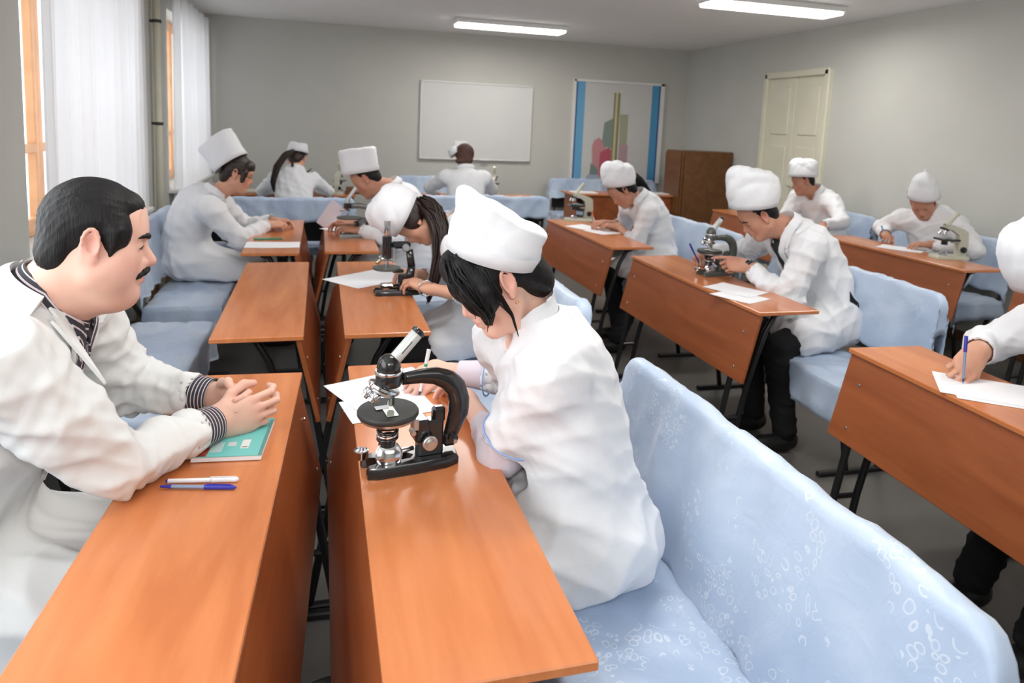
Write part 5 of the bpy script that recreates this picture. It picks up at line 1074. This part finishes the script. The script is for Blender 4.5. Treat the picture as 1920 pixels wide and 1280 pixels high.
# ---- 11 man writing by the right wall
p11 = person('man in a peaked white cap writing with a blue pen beside the right-wall microscope', (4.52, 4.16, .57), (4.405, 4.20, 1.005), (4.310, 4.17, 1.085), VV(-.45, -.72, -.52), VV(-.35, .80, -.45), (-1, -.45),
             (4.26, 4.00, .795), (4.23, 4.40, .80), (.1, -1, -.4), (.1, .9, -.5), wid=1.0, bulge=.05, skin=SKIN3, seed=121, hl=((-.7, .5, 0), (0, 0, -1), 'relax'), hr=((-.5, -.8, 0), (-.1, .1, -1), 'pen'))
short_hair(p11, HAIRB, .005); make_cap('cap', p11['root'], p11['C']+VV(-.015, .040, -.03), VV(-.12, .93, -.35), VV(-.5, -.2, -.8), .104, .116, .200, .170, pinch=.10, flare=-.16, crum=.006, seed=38, sink=-.5, band=2, crn=.5, puff=.08)
# ---- 12 man at the right edge
p12 = person('man in a white cap cut off by the right edge, writing with a blue-capped pen', (2.62, 1.46, .57), (2.330, 1.52, 1.05), (2.145, 1.53, 1.115), VV(-.75, -.62, -.10), VV(-.60, .78, -.05), (-1, .1),
             (2.27, 1.42, .795), (2.135, 1.775, .838), (.3, -.8, -.5), (.6, .7, -.35), sc=1.03, wid=1.02, bulge=.06, skin=SKIN2, near=True, seed=131, hl=((-.95, .35, 0), (0, 0, -1), 'relax'), hr=((-.82, -.25, -.52), (-.35, .45, -.80), 'pen', 1.02), trousers=BLACKC, lap=.5, feet=[(2.10, 1.66, 0), (2.02, 1.38, 0)], sleeve=(.85, .92))
short_hair(p12, HAIRB, .005); eyebrows(p12, HAIRB)
make_cap('cap', p12['root'], p12['C']+VV(-.035, .050, -.01), VV(-.45, .88, -.10), VV(-.9, -.4, 0), .106, .126, .185, .170, pinch=.10, flare=.0, crum=.007, seed=42, sink=-.2, band=2, crn=.5, puff=.08)

# ================================================================== THINGS ON THE DESKS
def sheet(c, a, label, w_=.297, h_=.21, z=.7503, seed=0, name='paper'):
    rs = np.random.RandomState(seed); n = 9; V = []
    for k in (0, 1):
        for i in range(n):
            for j in range(n):
                u, v = (i/(n-1)-.5), (j/(n-1)-.5); V.append(A(c[0], c[1], 0)+rotz(a)@A(u*w_, v*h_, 0)+A(0, 0, z+.0006*k+.0025*max(0, (abs(u)+abs(v))-.72)*1.5))
    F = []
    for i in range(n-1):
        for j in range(n-1): q = (i*n+j, (i+1)*n+j, (i+1)*n+j+1, i*n+j+1); F.append(tuple(x+n*n for x in q)); F.append(q[::-1])
    o = mesh_obj(name, V, F, PAPER, loc=(c[0], c[1], z)); tag(o, label, 'paper'); return o
sheet((.193, 1.985), rad(24), 'white sheet under the writing hand on the front desk, corner over the edge', seed=1, z=.7512)
sheet((.185, 1.845), rad(12), 'white half sheet just behind the large black microscope', .235, .15, seed=2, z=.7504)
sheet((.235, 3.42), rad(38), 'pointed white sheet behind the upright black microscope', .36, .26, seed=3)
sheet((.12, 5.00), rad(40), 'small white sheet behind the grey slanted microscope', .2, .14, seed=4)
sheet((2.02, 5.06), rad(-62), 'white sheet under the hands of the writing long-haired girl', seed=5, z=.7510)
sheet((2.07, 4.86), rad(-70), 'second white sheet overlapping the desk front by the writing girl', .22, .21, seed=6, z=.7504)
sheet((2.02, 3.02), rad(-64), 'upper white sheet beside the elbow of the man in the crumpled cap', .26, .19, seed=7, z=.7512)
sheet((1.96, 2.89), rad(-66), 'lower white sheet beside the elbow of the man in the crumpled cap', .22, .18, seed=8, z=.7504)
sheet((2.075, 1.66), rad(-40), 'white sheet under the pen of the man at the right edge', .31, .22, seed=9, z=.7512)
sheet((2.09, 1.62), rad(-37), 'second sheet peeping from under the top one at the right edge', .31, .22, seed=10, z=.7504)
sheet((4.09, 4.10), rad(-58), 'white sheet on the right-wall desk under the blue pen', seed=11)
sheet((-.27, 4.36), 0, 'wide white sheet on the near end of the woman in the tall cap\'s desk', .31, .20, seed=12)
o = MB().box((-.31, 4.56, .7535), (.17, .05, .006), rotz(.1), .002).obj('pencil_case', mat('green_plastic', (.05, .25, .12), .4)); tag(o, 'small green case lying behind the wide white sheet, left row', 'case')
# paper propped up beyond the grey microscope
o = MB().box((.075, 5.10, .83), (.11, .003, .20), np.array([[.8, .2, .55], [-.25, .97, 0], [-.55, -.14, .82]]), .001).obj('paper', mat('pinkish_paper', (.75, .66, .70), .7)); tag(o, 'pinkish slip held up behind the grey slanted microscope', 'paper')
# the book under the clasped hands
bk = thing('book', 'turquoise booklet with a red corner picture under the clasped hands', 'book', (-.19, 1.70, .7505)); Rk = rotz(rad(-5))
bc = A(-.190, 1.695, 0); bp = lambda x, y, z: bc+Rk@A(x, y, 0)+A(0, 0, z)
MB().box(bp(0, 0, .757), (.150, .196, .011), Rk, .0005).obj('pages', PAPER, bk)
TEAL = mat('turquoise_cover', (.16, .55, .52), .35); MB().box(bp(0, 0, .7635), (.152, .200, .0015), Rk).obj('front_cover', TEAL, bk)
for nm, x, y, w_, h_, m in (('cover_picture', -.058, -.075, .030, .045, mat('red_print', (.30, .04, .02), .4, var=.6, vs=60)), ('pale_box', -.028, -.055, .026, .05, mat('pale_print', (.45, .60, .58), .4)), ('pink_box', .002, -.040, .018, .020, mat('pink_print', (.62, .62, .64), .4)), ('title_box', .032, -.042, .018, .044, mat('white_print', (.72, .74, .72), .4)), ('red_mark', .032, -.058, .012, .003, mat('red_mark_print', (.55, .05, .08), .4)), ('cover_edge', .072, -.005, .008, .19, mat('dark_teal_print', (.10, .28, .27), .4))):
    MB().box(bp(x, y, .7646), (w_, h_, .0006), Rk).obj(nm, m, bk)
# pens
PW = mat('white_plastic', (.82, .82, .84), .3); PBL = mat('blue_plastic', (.03, .035, .38), .25); CLR = mat('clear_blue_barrel', (.22, .28, .42), .12); INK = mat('dark_ink', (.02, .02, .12), .3); GRN = mat('green_band', (.02, .35, .12), .3)
def pen(a, b, label, kind):
    a = np.asarray(a, float); b = np.asarray(b, float); d = nrm(b-a); L = np.linalg.norm(b-a)
    t = thing('pen', label, 'pen', tuple((a+b)/2)); s_ = lambda q: a+d*q*L
    u = np.cross(d, A(.3, .1, 1)); T = lambda p0, p1, r0, r1, m, nm: MB().tube([s_(p0), s_(p1)], [r0, r1], 16).obj(nm, m, t, auto=True)
    if kind == 'white':
        T(.03, .62, .0045, .0048, PW, 'barrel'); T(.0, .03, .003, .0045, PBL, 'end_plug'); T(.62, .625, .0052, .0052, INK, 'cap_line'); T(.625, .97, .0056, .0056, PW, 'pen_cap'); T(.97, 1., .0056, .002, PW, 'cap_tip')
        MB().box(s_(.78)+A(0, 0, .0066), (.052, .0022, .0012), np.array([d, np.cross(A(0, 0, 1), d), A(0, 0, 1)]).T).obj('pocket_clip', PW, t)
        for q0, q1, y_ in ((.66, .72, 0), (.69, .69, .002), (.74, .84, .0015)): MB().box(s_((q0+q1)/2)+A(0, 0, .0058), (max(.001, (q1-q0)*L*.9), .0012, .0008), np.array([d, np.cross(A(0, 0, 1), d), A(0, 0, 1)]).T).obj('printed_mark', INK, t)
    elif kind == 'blue':
        T(.0, .15, .0022, .0042, PBL, 'tip'); T(.15, .60, .0040, .0040, CLR, 'barrel'); T(.58, .96, .0052, .0050, PBL, 'pen_cap'); T(.96, 1., .005, .002, PBL, 'cap_tip')
        MB().box(s_(.77)+A(0, 0, .0060), (.050, .002, .0012), np.array([d, np.cross(A(0, 0, 1), d), A(0, 0, 1)]).T).obj('pocket_clip', PBL, t)
    elif kind == 'greenwhite':
        T(.0, .08, .001, .0035, INK, 'tip'); T(.08, .62, .0040, .0046, PW, 'barrel'); T(.62, .68, .0050, .0050, GRN, 'green_band'); T(.68, 1., .0056, .0062, PW, 'pen_cap')
    else:
        m1, m2 = {'bluecap': (CLR, PBL), 'lightblue': (PW, mat('light_blue_plastic', (.08, .35, .65), .3)), 'orange': (PW, mat('orange_plastic', (.75, .15, .06), .3)), 'darkblue': (PBL, PBL)}[kind]
        T(.0, .1, .001, .0035, INK, 'tip'); T(.1, .66, .0040, .0044, m1, 'barrel'); T(.66, 1., .0054, .0056, m2, 'pen_cap')
    return t
pen((-.307, 1.519, .7562), (-.161, 1.500, .7562), 'white ballpoint with a dark printed mark, lying on the front left desk', 'white')
pen((-.314, 1.500, .7555), (-.163, 1.468, .7555), 'blue-capped ballpoint lying beside the white one', 'blue')
pen((.278, 1.905, .754), (.306, 1.930, .879), 'white pen with a green band in the hand of the woman at the front desk', 'greenwhite')
pen((2.030, 1.725, .754), (2.048, 1.750, .905), 'pen with a dark blue cap in the hand at the right edge', 'bluecap')
pen((4.18, 4.33, .754), (4.15, 4.37, .88), 'light blue pen in the hand of the man by the right wall', 'lightblue')
pen((2.07, 5.00, .754), (2.03, 5.02, .89), 'white pen with an orange end in the hand of the long-haired girl', 'orange')
pen((2.055, 3.44, .80), (1.975, 3.42, .915), 'dark blue pen held upright beside the dark grey microscope', 'darkblue')
